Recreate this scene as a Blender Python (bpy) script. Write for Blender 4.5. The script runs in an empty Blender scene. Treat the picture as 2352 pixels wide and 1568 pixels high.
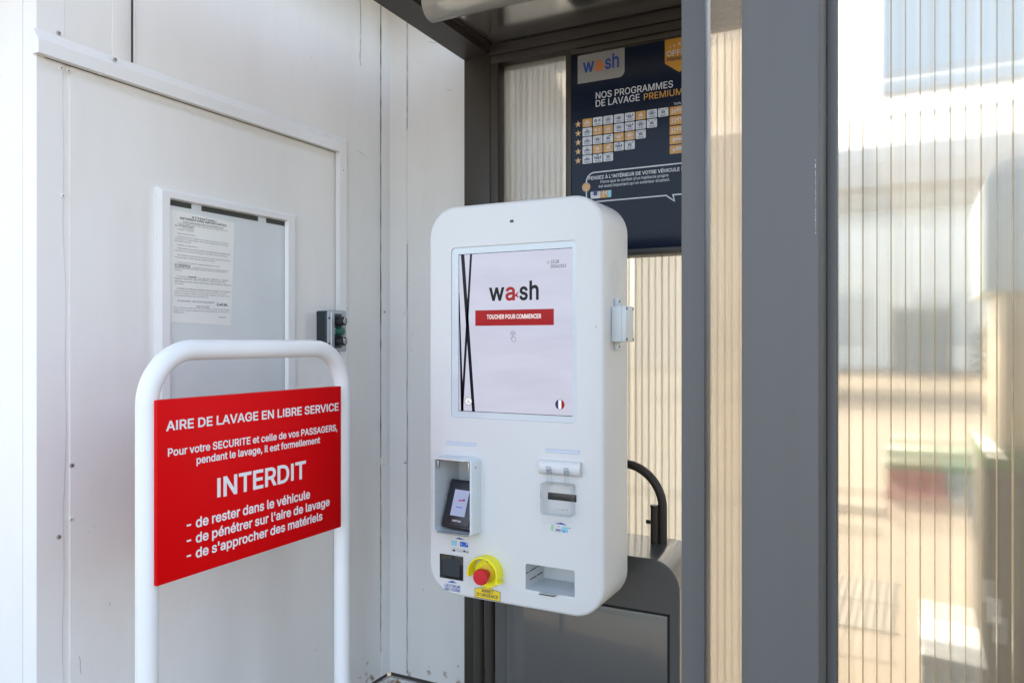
import bpy, bmesh, math, random
from mathutils import Vector, Matrix
from mathutils.geometry import tessellate_polygon
random.seed(4)
sc = bpy.context.scene
COL = sc.collection
R = math.radians

# ------------------------------------------------------------------ camera, sky, sun
H = 1.45                                   # eye height above the datum (the yard itself lies at z = -0.10)
FPX = 1777.0                               # focal length in pixels of a 2352-wide picture
YAW = math.atan(922 / FPX)
cam = bpy.data.cameras.new('camera')
cam.sensor_width = 36
cam.lens = 36 * FPX / 2352
cam.clip_start = 0.02
cam.clip_end = 3000
camo = bpy.data.objects.new('camera', cam)
COL.objects.link(camo)
camo.location = (0, 0, H)
camo.rotation_euler = (R(90), 0, YAW)
sc.camera = camo

SUN_EL, SUN_AZ = R(40), R(-16)              # azimuth from +Y towards +X
world = bpy.data.worlds.new('World')
sc.world = world
world.use_nodes = True
wn = world.node_tree.nodes
wl = world.node_tree.links
sky = wn.new('ShaderNodeTexSky')
sky.sky_type = 'NISHITA'
sky.sun_disc = False
sky.sun_elevation = SUN_EL
sky.sun_rotation = SUN_AZ
sky.dust_density = 3.0
sky.ozone_density = 0.6
hs = wn.new('ShaderNodeHueSaturation')
hs.inputs['Saturation'].default_value = 0.72
wl.new(sky.outputs[0], hs.inputs['Color'])
wl.new(hs.outputs[0], wn['Background'].inputs['Color'])
wn['Background'].inputs['Strength'].default_value = 0.14

sl = bpy.data.lights.new('sun', 'SUN')
sl.energy = 2.4
sl.angle = R(0.53)
sl.color = (1.0, 0.915, 0.79)
so = bpy.data.objects.new('sun', sl)
COL.objects.link(so)
d = Vector((math.sin(SUN_AZ) * math.cos(SUN_EL), math.cos(SUN_AZ) * math.cos(SUN_EL), math.sin(SUN_EL)))
so.rotation_euler = d.to_track_quat('Z', 'Y').to_euler()
so.location = d * 30

sc.view_settings.view_transform = 'Standard'
sc.view_settings.look = 'None'
sc.view_settings.gamma = 1
sc.view_settings.exposure = 2.50
sc.render.engine = 'CYCLES'
sc.cycles.max_bounces = 14
sc.cycles.transparent_max_bounces = 24
sc.cycles.transmission_bounces = 10
sc.cycles.use_denoising = True
sc.cycles.caustics_refractive = False
sc.cycles.caustics_reflective = False

# ------------------------------------------------------------------ survey: points measured on the photo, put on known planes
_c, _s = math.cos(YAW), math.sin(YAW)
def _ray(u, v):
    a = (u - 1176) / FPX
    return (-_s + a * _c, _c + a * _s, (784 - v) / FPX)
def PY(u, v, y):                            # on the plane Y = y  -> (x, z)
    r = _ray(u, v); k = y / r[1]
    return (r[0] * k, H + r[2] * k)
def PX(u, v, x):                            # on the plane X = x  -> (y, z)
    r = _ray(u, v); k = x / r[0]
    return (r[1] * k, H + r[2] * k)
def PZ(u, v, z):
    r = _ray(u, v); k = (z - H) / r[2]
    return (r[0] * k, r[1] * k)

# ------------------------------------------------------------------ lettering outlines
GLYPHS = r'''
#r
A480|280,515 472,-6 391,-6 390,-5 340,136 139,136 90,-5 89,-6 8,-6 8,-3 196,514 197,515;239,435 237,431 202,315 164,205 315,205 314,209 284,293 266,345
B456|362,475 386,446 400,412 404,377 401,344 393,318 379,298 359,281 337,269 329,266 342,263 366,251 387,233 407,207 419,176 424,134 419,100 405,64 384,38 378,32 346,12 302,-2 252,-6 54,-6 54,514 248,515 286,511 332,497;323,198 304,212 275,223 254,225 131,225 131,63 244,63 294,69 325,84 343,108 349,134 349,142 346,160 337,180;310,423 282,440 242,446 131,446 131,291 238,291 262,293 286,301 303,313 319,330 327,350 330,370 325,400
C510|428,455 450,426 456,416 469,387 481,342 404,342 396,370 385,390 372,407 351,425 335,435 319,441 293,448 271,450 226,445 187,427 155,399 130,362 114,310 109,251 115,194 130,148 155,110 187,81 191,79 225,65 263,59 291,61 313,65 326,71 335,75 352,85 371,100 384,118 395,137 404,166 481,166 469,122 454,88 433,58 406,33 377,14 351,3 341,-1 307,-10 267,-13 205,-5 147,19 103,56 94,66 64,112 42,179 34,248 34,260 42,329 64,396 98,448 147,489 200,513 207,515 271,522 305,519 342,510 377,495 405,477
D502|402,446 438,395 458,339 461,329 468,259 461,181 458,171 438,115 403,64 354,26 291,2 219,-6 54,-6 54,515 228,515 296,507 356,484;350,395 317,423 274,440 226,446 131,445 131,63 218,63 272,69 315,86 348,112 354,121 374,153 388,198 393,248 393,262 388,312 376,351 373,360
E419|378,515 378,446 131,446 131,292 361,292 360,223 131,223 131,63 380,63 381,-6 54,-6 54,514
F410|374,515 374,446 131,446 131,284 352,284 352,215 131,215 131,-6 54,-6 54,514
G520|431,451 454,419 471,386 481,343 404,343 394,370 383,388 370,405 350,424 334,434 313,443 291,448 269,450 225,445 187,427 157,403 154,399 130,362 114,310 109,251 114,198 120,180 131,146 155,110 187,81 225,65 265,59 275,59 307,63 339,75 370,97 392,128 404,162 409,200 409,203 401,203 277,193 277,262 483,262 484,194 478,144 476,138 456,88 421,44 381,14 327,-6 269,-13 205,-5 145,20 99,60 64,113 46,164 40,182 34,247 34,261 41,330 62,393 88,433 99,450 146,489 201,514 263,522 304,519 342,510 377,495 407,474
H517|462,515 463,-6 386,-6 386,226 131,226 131,-6 54,-6 54,514 131,514 131,295 386,295 386,514
I300|275,515 275,446 189,446 189,63 275,63 275,-6 25,-6 25,63 112,63 112,446 25,446 25,514
J396|341,515 342,140 332,78 297,27 249,-3 185,-13 121,-3 71,28 38,78 27,143 27,178 103,179 104,146 110,106 126,79 152,61 184,56 217,61 244,79 260,106 266,141 266,514
K467|456,513 251,290 251,287 458,-4 369,-6 197,235 131,168 131,-6 54,-6 54,514 131,514 130,259 169,306 361,515
L393|130,515 131,63 366,63 366,-6 54,-6 54,514
M628|574,515 574,-6 498,-6 498,341 499,393 461,286 347,-5 346,-6 282,-6 167,282 127,395 128,342 128,-6 54,-6 54,514 157,514 283,190 315,93 345,187 471,514
N523|468,515 469,-6 383,-6 197,286 171,328 128,405 131,316 131,-6 54,-6 54,514 140,514 345,191 369,154 394,108 393,157 393,514
O533|432,451 470,396 492,329 499,258 492,179 470,112 434,59 389,21 329,-5 267,-13 205,-5 147,19 100,59 64,112 42,179 34,248 34,260 42,329 64,396 100,449 147,489 200,513 207,515 269,522 331,514 387,489;378,400 346,428 309,444 269,450 226,445 190,429 184,425 156,400 130,362 115,314 109,257 115,194 130,146 154,110 187,81 225,65 233,63 263,59 271,59 309,65 345,81 376,107 403,147 420,198 424,246 424,262 420,310 403,362
P445|368,468 395,433 411,388 415,348 411,307 409,298 395,261 371,229 336,202 292,185 238,180 131,180 131,-6 54,-6 54,514 241,515 289,509 336,492;315,418 294,434 266,443 236,446 131,446 131,248 236,248 266,251 294,261 314,276 328,297 331,304 336,320 338,344 336,376 328,399
Q533|432,451 470,396 489,340 492,329 499,250 492,179 470,112 434,59 410,39 477,-52 398,-54 355,5 329,-5 267,-13 205,-5 147,19 100,59 64,112 42,179 34,248 34,260 42,329 64,396 100,449 147,489 200,513 207,515 269,522 331,514 387,489;378,400 346,428 309,444 269,450 226,445 190,429 184,425 156,400 130,362 115,314 109,257 115,194 130,146 154,110 187,81 225,65 263,59 271,59 309,65 237,163 316,165 366,99 379,110 403,147 420,198 424,246 424,262 420,310 403,362
R449|370,471 395,437 411,398 415,359 415,345 411,309 395,267 372,236 336,211 324,208 322,206 437,-6 350,-6 349,-5 247,186 243,192 240,193 131,192 131,-6 54,-6 54,514 243,515 292,510 336,495;317,418 296,434 268,443 236,446 131,446 131,261 234,261 264,263 294,272 315,285 329,304 336,324 339,346 337,376 334,386 329,402
S447|355,481 383,452 400,417 408,372 333,372 321,409 298,433 266,447 229,453 219,453 192,449 170,443 149,431 133,414 124,397 121,373 125,353 135,339 152,323 173,313 216,298 267,285 314,270 340,257 359,245 382,226 400,202 411,171 414,136 409,96 391,61 363,29 326,5 280,-10 231,-15 217,-15 170,-10 126,3 88,25 59,57 40,94 31,143 108,143 115,112 127,92 144,77 168,65 194,58 218,55 231,55 257,58 284,65 306,78 325,96 335,114 340,138 339,144 337,158 328,174 311,189 294,199 245,216 186,232 130,253 125,255 82,284 54,324 46,370 52,415 70,452 99,481 136,504 177,517 224,522 275,517 318,504
T449|422,515 422,446 263,446 263,-6 187,-6 187,446 26,446 26,514
U517|462,515 463,167 457,121 439,77 407,38 371,13 363,8 315,-8 259,-14 209,-9 200,-8 151,10 108,41 79,77 60,122 54,170 54,515 130,515 130,176 134,145 146,116 164,91 190,73 222,62 253,58 265,58 296,62 329,74 352,90 372,116 383,145 387,173 387,515
V480|471,515 470,509 282,-6 200,-6 8,514 88,515 89,514 195,216 241,73 268,160 390,514
W686|678,515 534,-6 450,-6 362,321 345,388 343,402 324,321 235,-4 234,-6 150,-6 8,515 86,515 87,513 167,207 194,93 205,148 214,182 302,515 384,515 385,513 466,206 492,93 505,150 598,514
X474|455,514 278,262 465,-4 379,-6 288,124 262,162 237,206 230,192 186,124 94,-6 9,-5 198,260 20,514 107,515 210,364 237,315 246,332 266,364 371,515
Y472|464,514 274,206 274,-6 197,-6 197,207 7,514 26,515 94,515 95,514 199,345 227,296 236,275 245,296 273,345 377,514 378,515
Z438|402,515 402,458 173,124 127,62 404,63 405,-6 36,-6 36,48 269,390 311,446 34,446 34,514
a389|307,350 312,346 328,321 339,292 342,261 343,-6 271,-6 271,40 258,22 239,7 217,-5 187,-13 160,-15 126,-11 91,-1 64,17 42,42 29,71 24,108 29,142 38,164 51,180 75,199 97,209 122,217 176,226 233,233 253,237 261,240 268,246 270,254 270,261 267,279 262,293 252,306 237,317 219,323 203,325 172,323 151,317 135,308 122,296 112,284 103,267 32,288 52,325 77,352 100,369 133,381 168,389 197,390 242,385 265,378 289,365;270,180 261,176 229,169 175,162 138,154 121,145 107,134 100,121 98,108 99,94 100,89 106,76 118,65 133,57 150,53 163,51 175,51 201,55 226,65 242,77 256,93 266,116 270,135
b424|348,338 376,295 391,247 396,197 396,181 392,137 390,127 376,81 351,41 317,11 277,-8 229,-14 197,-11 169,-2 151,11 136,24 118,49 117,-6 47,-6 47,515 120,515 120,332 135,352 149,366 168,378 195,387 229,390 277,384 307,370 319,364;296,286 276,306 256,317 250,320 223,324 212,323 187,318 165,308 144,287 130,261 122,228 119,193 122,151 130,117 144,91 167,69 191,56 218,53 249,56 275,70 298,94 310,119 319,151 322,181 322,197 319,227 311,257
c396|327,346 346,325 358,305 368,278 370,274 369,272 300,255 286,285 266,306 239,320 211,324 203,324 174,319 149,306 144,300 130,285 116,260 113,255 105,224 102,195 102,179 105,151 113,121 127,95 149,70 173,58 189,54 210,52 241,58 267,70 286,91 301,124 371,106 360,75 347,54 332,36 309,16 285,2 263,-7 239,-12 207,-14 159,-8 113,11 76,43 51,81 34,133 28,181 28,193 32,231 34,245 51,295 76,333 113,365 159,384 207,390 236,389 261,383 287,374 309,361
d424|377,515 378,-6 307,-6 307,48 293,29 276,12 255,-2 229,-11 195,-14 151,-8 107,11 80,36 74,42 69,49 49,83 33,131 28,181 28,197 32,241 33,247 50,297 74,336 109,366 151,384 191,390 196,390 229,387 256,378 275,366 289,352 305,331 305,515;280,287 259,308 234,320 209,324 175,320 149,306 128,286 114,259 105,227 102,197 102,181 105,151 114,121 129,91 149,70 173,57 207,53 233,56 248,64 259,70 279,89 294,117 304,155 306,181 304,224 294,261
e404|321,348 346,318 363,284 374,242 377,199 377,163 104,163 106,140 115,109 132,84 154,66 181,56 207,52 219,52 233,54 253,59 267,66 281,77 293,93 303,112 373,96 372,91 358,60 341,37 314,14 285,-2 251,-11 212,-14 161,-8 113,11 76,43 51,81 34,132 28,181 28,194 32,238 33,243 50,294 76,332 109,362 157,384 205,390 236,388 269,380 296,367;279,289 259,310 235,320 209,324 175,320 148,307 128,289 114,266 105,241 104,227 302,224 301,237 292,267
f254|250,525 231,461 215,466 198,468 174,465 158,455 151,441 148,421 148,385 234,384 234,321 148,320 148,-6 75,-6 75,320 0,321 0,384 75,385 75,432 78,463 93,492 110,511 132,525 161,533 184,536 222,533
g425|377,385 378,-15 373,-56 355,-94 327,-123 314,-130 293,-142 251,-153 214,-157 166,-154 132,-146 101,-132 78,-115 58,-94 43,-68 44,-66 103,-33 129,-65 141,-74 157,-83 179,-89 198,-91 212,-91 248,-86 277,-71 298,-44 305,-7 305,56 290,35 276,23 257,12 229,2 195,-1 150,4 109,22 78,47 74,50 49,88 33,134 32,140 28,191 32,242 33,248 51,298 75,336 105,363 109,367 150,384 193,390 229,388 237,385 257,378 276,365 293,350 307,331 307,385;281,286 260,307 247,314 235,319 203,324 174,319 149,307 128,286 114,260 105,229 102,200 104,160 114,126 126,104 128,100 149,81 172,69 178,68 209,65 235,69 261,80 281,100 295,124 303,154 306,185 306,201 303,231 294,262
h410|325,354 347,322 359,286 360,281 363,244 363,-6 290,-6 290,238 284,273 270,298 244,317 213,323 205,323 187,321 171,315 164,312 146,299 132,281 123,256 120,226 120,-6 47,-6 47,514 120,514 120,337 149,367 187,385 224,390 265,386 296,375
i167|120,385 120,-6 47,-6 47,384;117,517 129,502 132,485 129,466 118,450 102,440 84,437 65,440 49,452 38,466 35,483 38,501 52,518 64,527 86,530 102,527
j167|120,385 120,-33 117,-65 108,-91 92,-115 68,-134 38,-145 7,-149 -16,-149 -16,-81 3,-81 22,-78 34,-69 44,-53 47,-34 47,385;118,517 129,501 132,481 129,465 117,450 102,440 81,437 64,440 48,451 38,466 35,483 38,501 50,518 65,527 83,530 102,527
k381|366,383 367,382 364,378 209,216 380,-4 291,-6 153,169 120,140 120,-6 47,-6 47,514 120,514 120,219 281,385
l189|119,515 120,85 121,77 124,67 133,60 155,58 175,60 188,-1 164,-7 139,-8 99,-3 71,14 68,17 52,45 47,81 47,515
m610|526,359 546,331 558,300 560,292 563,258 563,-6 490,-6 490,257 485,284 484,287 469,309 444,321 421,324 395,322 377,315 362,302 351,288 344,268 341,249 341,-6 268,-6 268,263 264,285 250,306 232,317 226,321 201,324 177,321 161,315 144,303 131,286 123,266 120,238 120,-6 47,-6 47,385 117,385 118,335 129,351 147,368 167,380 193,390 215,392 259,386 289,367 292,365 312,337 317,325 332,347 353,366 379,381 407,389 441,392 471,389 500,377
n410|325,354 347,322 359,286 360,281 363,244 363,-6 290,-6 290,238 284,273 270,298 244,317 213,323 205,323 187,321 171,315 164,312 146,299 132,281 123,256 120,226 120,-6 47,-6 47,384 117,385 118,333 149,367 187,385 224,390 265,386 296,375
o415|336,336 364,294 379,253 382,243 387,191 382,131 365,83 338,42 303,11 256,-8 207,-14 159,-8 113,11 76,43 51,81 34,133 28,181 28,193 34,243 50,293 76,333 113,365 117,367 159,384 207,390 256,384 295,368 303,365;270,302 266,306 239,320 211,324 176,320 149,306 144,300 130,285 113,255 105,224 102,195 102,179 105,151 113,121 130,91 144,76 149,70 174,57 203,52 211,52 241,57 266,70 270,74 288,93 302,119 310,152 311,159 313,191 310,223 302,255 294,271 288,283
p424|348,338 376,295 391,247 396,197 396,181 391,131 376,81 352,43 317,11 311,8 277,-8 229,-14 197,-11 169,-1 150,12 136,24 120,46 120,-149 47,-149 47,385 117,385 118,330 135,352 149,366 168,378 195,387 229,390 277,384 307,370 319,364;296,286 276,306 256,317 250,320 223,324 212,323 187,318 165,308 144,287 130,261 122,228 119,193 122,151 130,117 144,91 167,69 191,56 218,53 249,56 275,70 298,94 310,119 319,151 322,181 322,197 319,227 311,257
q424|377,385 378,-149 305,-149 305,46 293,29 276,12 255,-2 229,-11 195,-14 151,-8 107,11 80,36 74,42 69,49 49,83 33,131 28,181 28,197 33,247 49,295 74,336 109,366 145,382 151,384 196,390 229,387 249,381 256,378 279,362 292,350 307,330 307,385;280,287 259,308 234,320 209,324 175,320 149,306 128,286 114,259 105,227 102,197 102,181 105,151 114,121 129,91 149,70 173,57 207,53 233,56 248,64 259,70 279,89 294,117 304,155 306,181 304,224 294,261
r259|249,390 249,316 205,320 183,317 162,310 144,297 131,281 123,261 120,236 120,-6 47,-6 47,384 117,385 118,338 124,350 149,373 179,386 213,391 224,390
s365|300,346 304,343 321,316 332,287 330,285 265,270 253,295 238,312 217,322 185,327 159,324 135,312 119,296 115,279 115,273 117,261 125,251 131,246 144,238 174,228 233,214 278,200 311,174 331,145 337,107 332,73 317,44 294,19 264,1 224,-11 191,-14 174,-14 143,-11 110,-3 80,13 57,34 40,59 29,97 30,99 98,114 110,83 128,65 153,54 182,51 216,56 240,66 257,84 262,104 259,119 257,123 249,132 236,141 210,150 148,164 103,180 67,204 47,235 41,274 45,305 59,335 84,360 112,376 148,387 187,390 225,387 256,378 282,364
t227|132,477 132,385 210,385 210,321 132,321 132,95 133,80 140,66 153,58 166,56 180,56 207,61 220,-2 194,-9 168,-10 122,-4 88,16 66,50 59,93 59,321 0,321 0,385 59,385 59,477
u410|363,385 363,-6 292,-6 291,44 261,12 224,-6 182,-11 146,-7 111,6 84,27 66,53 63,58 51,94 47,136 47,384 120,384 120,145 124,108 141,80 163,64 167,61 202,56 225,59 247,68 264,81 278,100 287,122 290,147 290,384
v389|379,385 375,373 231,-5 230,-6 159,-6 9,385 88,385 89,384 169,163 195,81 219,159 301,385
w567|552,385 552,380 433,-6 363,-6 313,169 284,282 283,282 269,224 204,-5 203,-6 133,-6 16,380 16,385 92,384 160,139 170,93 180,137 201,218 248,385 321,384 367,218 389,135 397,94 407,136 427,211 475,384
x379|360,384 358,379 227,192 367,-4 284,-6 225,82 189,143 154,83 94,-6 12,-5 152,194 20,384 104,385 153,308 190,245 228,310 279,385
y389|379,385 213,-53 197,-88 184,-108 161,-130 140,-142 120,-149 91,-151 65,-149 41,-144 40,-141 56,-80 58,-79 93,-84 102,-83 117,-77 126,-70 136,-55 146,-33 157,-1 9,384 89,384 170,160 194,83 221,164 300,384 301,385
z380|338,385 339,328 135,62 344,62 345,-6 36,-6 36,48 243,316 243,317 42,317 42,384
0453|326,489 364,450 390,398 406,330 411,259 406,178 390,112 364,59 326,19 320,15 279,-5 227,-13 171,-5 127,19 124,22 90,59 63,111 47,176 42,244 42,264 47,332 63,397 90,450 127,489 172,514 225,522 273,515 281,514;286,430 259,447 228,454 194,447 166,429 145,402 128,362 119,315 115,258 119,193 128,146 146,104 169,77 195,61 226,56 255,61 261,63 285,78 308,106 325,148 334,195 338,244 338,264 334,313 324,364 308,402
1453|282,515 282,61 396,61 397,-6 70,-6 70,61 206,61 206,438 82,349 80,430 196,515
2453|341,479 367,448 382,413 387,372 384,343 377,316 362,286 341,255 273,177 164,63 394,63 395,-6 58,-6 58,50 227,230 278,286 295,309 306,330 312,348 314,368 311,396 303,416 288,432 270,444 248,451 222,454 198,451 180,444 175,442 155,426 145,411 136,390 132,356 60,356 65,405 81,445 105,475 123,489 143,503 182,517 222,522 268,517 310,502
3453|378,515 377,458 230,295 266,294 310,282 348,258 376,226 393,186 399,145 393,100 378,68 373,60 346,30 310,6 268,-8 224,-13 210,-13 173,-9 130,5 95,25 65,54 46,89 37,138 114,138 121,109 130,92 150,74 168,64 191,58 215,56 241,58 247,59 274,67 292,78 310,96 320,122 323,141 321,168 311,192 304,202 295,213 272,229 238,239 204,242 151,242 151,301 278,446 64,446 64,514
4453|320,515 118,170 118,169 276,169 276,324 349,324 349,169 418,169 419,99 349,98 348,-6 276,-6 276,99 34,99 34,160 243,514 244,515
5453|372,515 372,446 156,446 141,313 152,321 176,331 203,337 232,340 260,337 286,330 300,325 324,311 351,287 369,263 385,234 394,201 397,163 391,117 375,75 345,35 312,9 268,-7 221,-13 176,-8 138,5 105,27 78,56 60,91 53,132 54,136 126,136 133,110 142,94 159,77 176,65 196,58 218,56 230,57 248,59 272,69 294,86 308,106 317,128 319,134 322,164 318,192 307,220 294,238 272,257 246,267 222,271 193,269 168,262 153,255 130,240 61,248 91,514
6453|331,514 194,313 212,318 231,320 281,315 319,301 352,273 375,244 390,201 395,154 390,110 374,70 348,35 313,9 273,-8 268,-9 226,-13 179,-7 139,9 107,34 79,70 65,108 62,118 58,156 58,168 62,199 64,206 74,242 96,288 141,357 248,514 249,515;296,230 275,247 253,256 231,259 221,259 199,256 177,247 156,230 143,211 135,190 133,181 131,155 135,126 143,105 159,82 177,68 199,58 227,54 253,58 275,67 296,84 308,103 317,126 321,154 318,186 308,211
7453|396,515 397,446 169,-5 168,-6 88,-6 315,446 56,446 56,514
8453|341,482 366,453 383,419 388,380 382,342 364,305 336,277 314,267 331,261 355,246 377,224 391,200 403,168 407,138 401,94 383,58 360,33 355,27 324,8 311,3 277,-8 226,-13 177,-8 133,5 97,28 69,58 51,94 50,98 46,135 48,162 49,168 61,200 76,223 97,246 121,261 138,267 116,277 88,305 70,340 64,380 69,419 85,454 111,483 146,505 184,517 223,522 269,517 306,505;302,202 280,218 252,227 232,229 200,227 172,218 151,204 138,190 135,186 124,162 121,138 124,116 134,95 149,79 169,65 195,58 220,55 233,55 258,58 283,65 303,79 318,95 328,116 330,133 331,140 327,164 317,186;290,432 272,444 257,449 251,451 228,454 201,451 180,444 164,433 150,416 142,398 139,378 141,357 142,352 150,334 161,320 169,313 182,305 201,298 223,296 251,298 270,305 283,313 291,320 302,334 310,352 313,374 310,398 303,417
9453|345,474 373,438 390,393 395,344 391,308 379,268 355,220 323,169 204,-6 121,-5 258,196 239,190 218,189 173,193 134,209 103,231 98,237 78,265 62,307 58,344 58,358 62,394 64,400 78,436 104,471 138,498 179,515 194,518 229,522 273,516 313,499;296,424 275,441 253,451 223,454 201,451 181,443 177,441 159,425 154,420 143,404 134,378 131,354 134,325 144,296 157,280 177,262 201,253 222,249 230,249 253,253 276,262 296,278 308,297 318,322 321,348 318,380 308,405
é404|321,348 346,318 363,284 374,242 377,199 377,163 104,163 106,140 115,109 132,84 154,66 181,56 207,52 219,52 233,54 253,59 267,66 281,77 293,93 303,112 373,96 372,91 358,60 341,37 314,14 285,-2 251,-11 212,-14 161,-8 113,11 76,43 51,81 34,132 28,181 28,194 32,238 33,243 50,294 76,332 109,362 157,384 205,390 236,388 269,380 296,367;279,289 259,310 235,320 209,324 175,320 148,307 128,289 114,266 105,241 104,227 302,224 301,237 292,267;301,534 230,423 168,423 221,535
è404|321,348 346,318 363,284 374,242 377,199 377,163 104,163 106,140 115,109 132,84 154,66 181,56 207,52 219,52 233,54 253,59 267,66 281,77 293,93 303,112 373,96 372,91 358,60 341,37 314,14 285,-2 251,-11 212,-14 161,-8 113,11 76,43 51,81 34,132 28,181 28,194 32,238 33,243 50,294 76,332 109,362 157,384 205,390 236,388 269,380 296,367;279,289 259,310 235,320 209,324 175,320 148,307 128,289 114,266 105,241 104,227 302,224 301,237 292,267;185,535 239,423 177,423 105,533
ê404|321,348 346,318 363,284 374,242 377,199 377,163 104,163 106,140 115,109 132,84 154,66 181,56 207,52 219,52 233,54 253,59 267,66 281,77 293,93 303,112 373,96 372,91 358,60 341,37 314,14 285,-2 251,-11 212,-14 161,-8 113,11 76,43 51,81 34,132 28,181 28,194 32,238 33,243 50,294 76,332 109,362 157,384 205,390 236,388 269,380 296,367;279,289 259,310 235,320 209,324 175,320 148,307 128,289 114,266 105,241 104,227 302,224 301,237 292,267;236,535 318,441 319,429 249,429 204,486 158,429 89,429 90,441 172,535
É419|378,515 378,446 131,446 131,292 361,292 360,223 131,223 131,63 380,63 381,-6 54,-6 54,514;316,664 244,552 181,552 235,665
À480|280,515 472,-6 391,-6 390,-5 340,136 139,136 90,-5 89,-6 8,-6 8,-3 196,514 197,515;239,435 237,431 202,315 164,205 315,205 314,209 284,293 266,345;221,665 275,552 213,552 141,663 146,664
à389|307,350 312,346 328,321 339,292 342,261 343,-6 271,-6 271,40 258,22 239,7 217,-5 187,-13 160,-15 126,-11 91,-1 64,17 42,42 29,71 24,108 29,142 38,164 51,180 75,199 97,209 122,217 176,226 233,233 253,237 261,240 268,246 270,254 270,261 267,279 262,293 252,306 237,317 219,323 203,325 172,323 151,317 135,308 122,296 112,284 103,267 32,288 52,325 77,352 100,369 133,381 168,389 197,390 242,385 265,378 289,365;270,180 261,176 229,169 175,162 138,154 121,145 107,134 100,121 98,108 99,94 100,89 106,76 118,65 133,57 150,53 163,51 175,51 201,55 226,65 242,77 256,93 266,116 270,135;172,535 224,423 162,423 90,533 91,534 123,535
€464|430,465 429,461 400,400 363,428 327,445 291,450 255,445 247,443 224,432 217,429 212,424 188,400 166,362 159,335 373,335 345,273 149,273 147,258 149,235 330,235 301,173 159,173 166,148 189,106 217,81 247,66 253,64 285,59 309,60 325,64 361,79 398,105 430,42 397,16 363,0 327,-10 288,-13 227,-5 175,20 132,59 99,114 81,173 8,173 30,235 74,235 72,247 73,273 8,273 29,334 30,335 80,335 81,336 99,394 130,445 135,451 176,489 228,514 291,522 327,518 363,508 397,491
'206|142,515 134,312 73,312 64,514
.188|132,78 144,61 147,43 144,21 132,4 115,-7 95,-10 76,-7 58,6 47,22 44,41 47,61 60,78 76,89 97,93 115,89
,188|144,77 89,-125 32,-125 31,-121 63,77
!196|134,78 146,61 149,43 146,21 135,5 118,-7 98,-10 79,-7 62,4 50,21 46,41 50,61 61,77 79,89 98,92 118,89;138,515 134,154 61,154 57,515
:188|132,78 144,61 147,43 144,21 132,4 115,-7 95,-10 76,-7 58,6 47,22 44,41 47,61 60,78 76,89 97,93 115,89;132,354 144,337 147,318 144,297 134,281 115,268 97,265 75,268 59,279 47,297 44,316 47,336 58,352 76,365 95,368 115,365
-453|342,250 342,182 108,182 108,250
/249|242,539 76,-82 6,-82 173,537 174,539
(273|244,545 245,543 218,484 199,432 179,368 167,315 164,292 159,252 157,197 160,159 165,118 178,67 194,16 213,-32 245,-102 174,-102 133,-24 104,58 89,131 83,207 86,266 95,324 111,394 127,446 147,495 171,542 174,545
)273|101,545 127,496 148,444 165,386 179,325 187,266 190,207 184,130 168,57 164,44 140,-23 101,-102 28,-102 58,-36 80,18 96,70 108,119 114,163 116,218 113,260 106,312 94,368 78,422 56,484 28,544
#b
A480|289,528 490,-19 382,-19 331,123 148,123 98,-19 -11,-19 187,528;239,389 238,389 212,304 183,224 182,218 297,218 271,290 245,367
B456|371,484 398,452 413,414 417,378 414,339 404,311 388,289 367,270 362,267 375,260 400,239 419,212 433,177 437,140 435,118 432,95 416,57 392,27 387,22 352,0 305,-15 252,-19 41,-19 41,527 248,528 293,523 336,509;314,189 297,201 274,210 253,212 144,212 144,76 243,76 291,82 317,94 332,114 336,141 334,156 328,170;300,414 277,428 241,433 144,433 144,304 237,304 261,306 278,312 294,322 305,334 310,343 315,355 317,371 312,395
C510|427,474 443,458 464,429 467,422 482,389 498,329 394,329 383,366 374,383 363,397 344,414 331,422 311,430 287,436 266,437 228,432 195,416 166,392 143,357 127,309 122,252 127,199 142,153 165,119 195,92 227,78 264,72 290,74 308,78 328,86 345,96 363,111 373,125 384,145 394,179 498,179 481,118 465,81 444,51 413,22 384,3 351,-12 308,-23 266,-26 200,-18 140,8 89,51 52,108 29,174 21,255 29,334 53,403 89,457 132,494 142,502 202,527 264,535 310,532 348,522 379,508 414,486
D502|413,455 450,400 472,340 474,330 481,251 474,180 472,170 450,110 412,55 361,15 296,-11 220,-19 41,-19 41,528 229,528 297,520 363,495;340,386 309,412 271,427 225,433 144,432 144,76 217,76 267,81 310,99 340,124 361,156 376,203 380,248 376,300 374,312 362,353
E419|391,528 391,433 144,433 144,305 374,305 373,210 144,210 144,76 393,76 394,-19 41,-19 41,527
F410|387,528 387,433 144,433 144,297 365,297 365,202 144,202 144,-19 41,-19 41,527
G520|436,465 445,456 465,426 483,390 498,330 396,330 382,364 371,383 359,398 346,410 328,422 308,430 286,436 264,437 227,432 193,416 168,394 163,390 143,358 127,309 122,252 129,194 142,153 165,119 195,92 226,78 260,73 274,72 305,76 328,84 338,89 361,107 379,132 390,160 392,167 397,209 264,180 264,275 496,275 497,193 490,137 467,81 431,35 388,3 330,-19 268,-26 200,-18 139,8 89,51 53,106 28,175 21,253 28,333 51,401 57,409 89,458 137,499 200,527 262,535 270,535 309,532 344,523 384,506 414,485
H517|475,528 476,-19 373,-19 373,213 144,213 144,-19 41,-19 41,527 144,527 144,308 373,308 373,527
I300|288,528 288,433 202,433 202,76 288,75 288,-19 12,-19 12,75 99,76 99,433 12,433 12,527
J396|355,528 355,142 344,74 307,18 253,-15 186,-26 117,-15 61,19 26,74 14,144 14,191 117,192 117,145 122,110 136,88 157,74 185,69 205,72 215,75 233,87 248,110 253,145 253,527
K467|473,520 473,519 266,287 477,-14 362,-19 195,217 144,168 144,-19 41,-19 41,527 144,527 144,297 162,318 355,528
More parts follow.
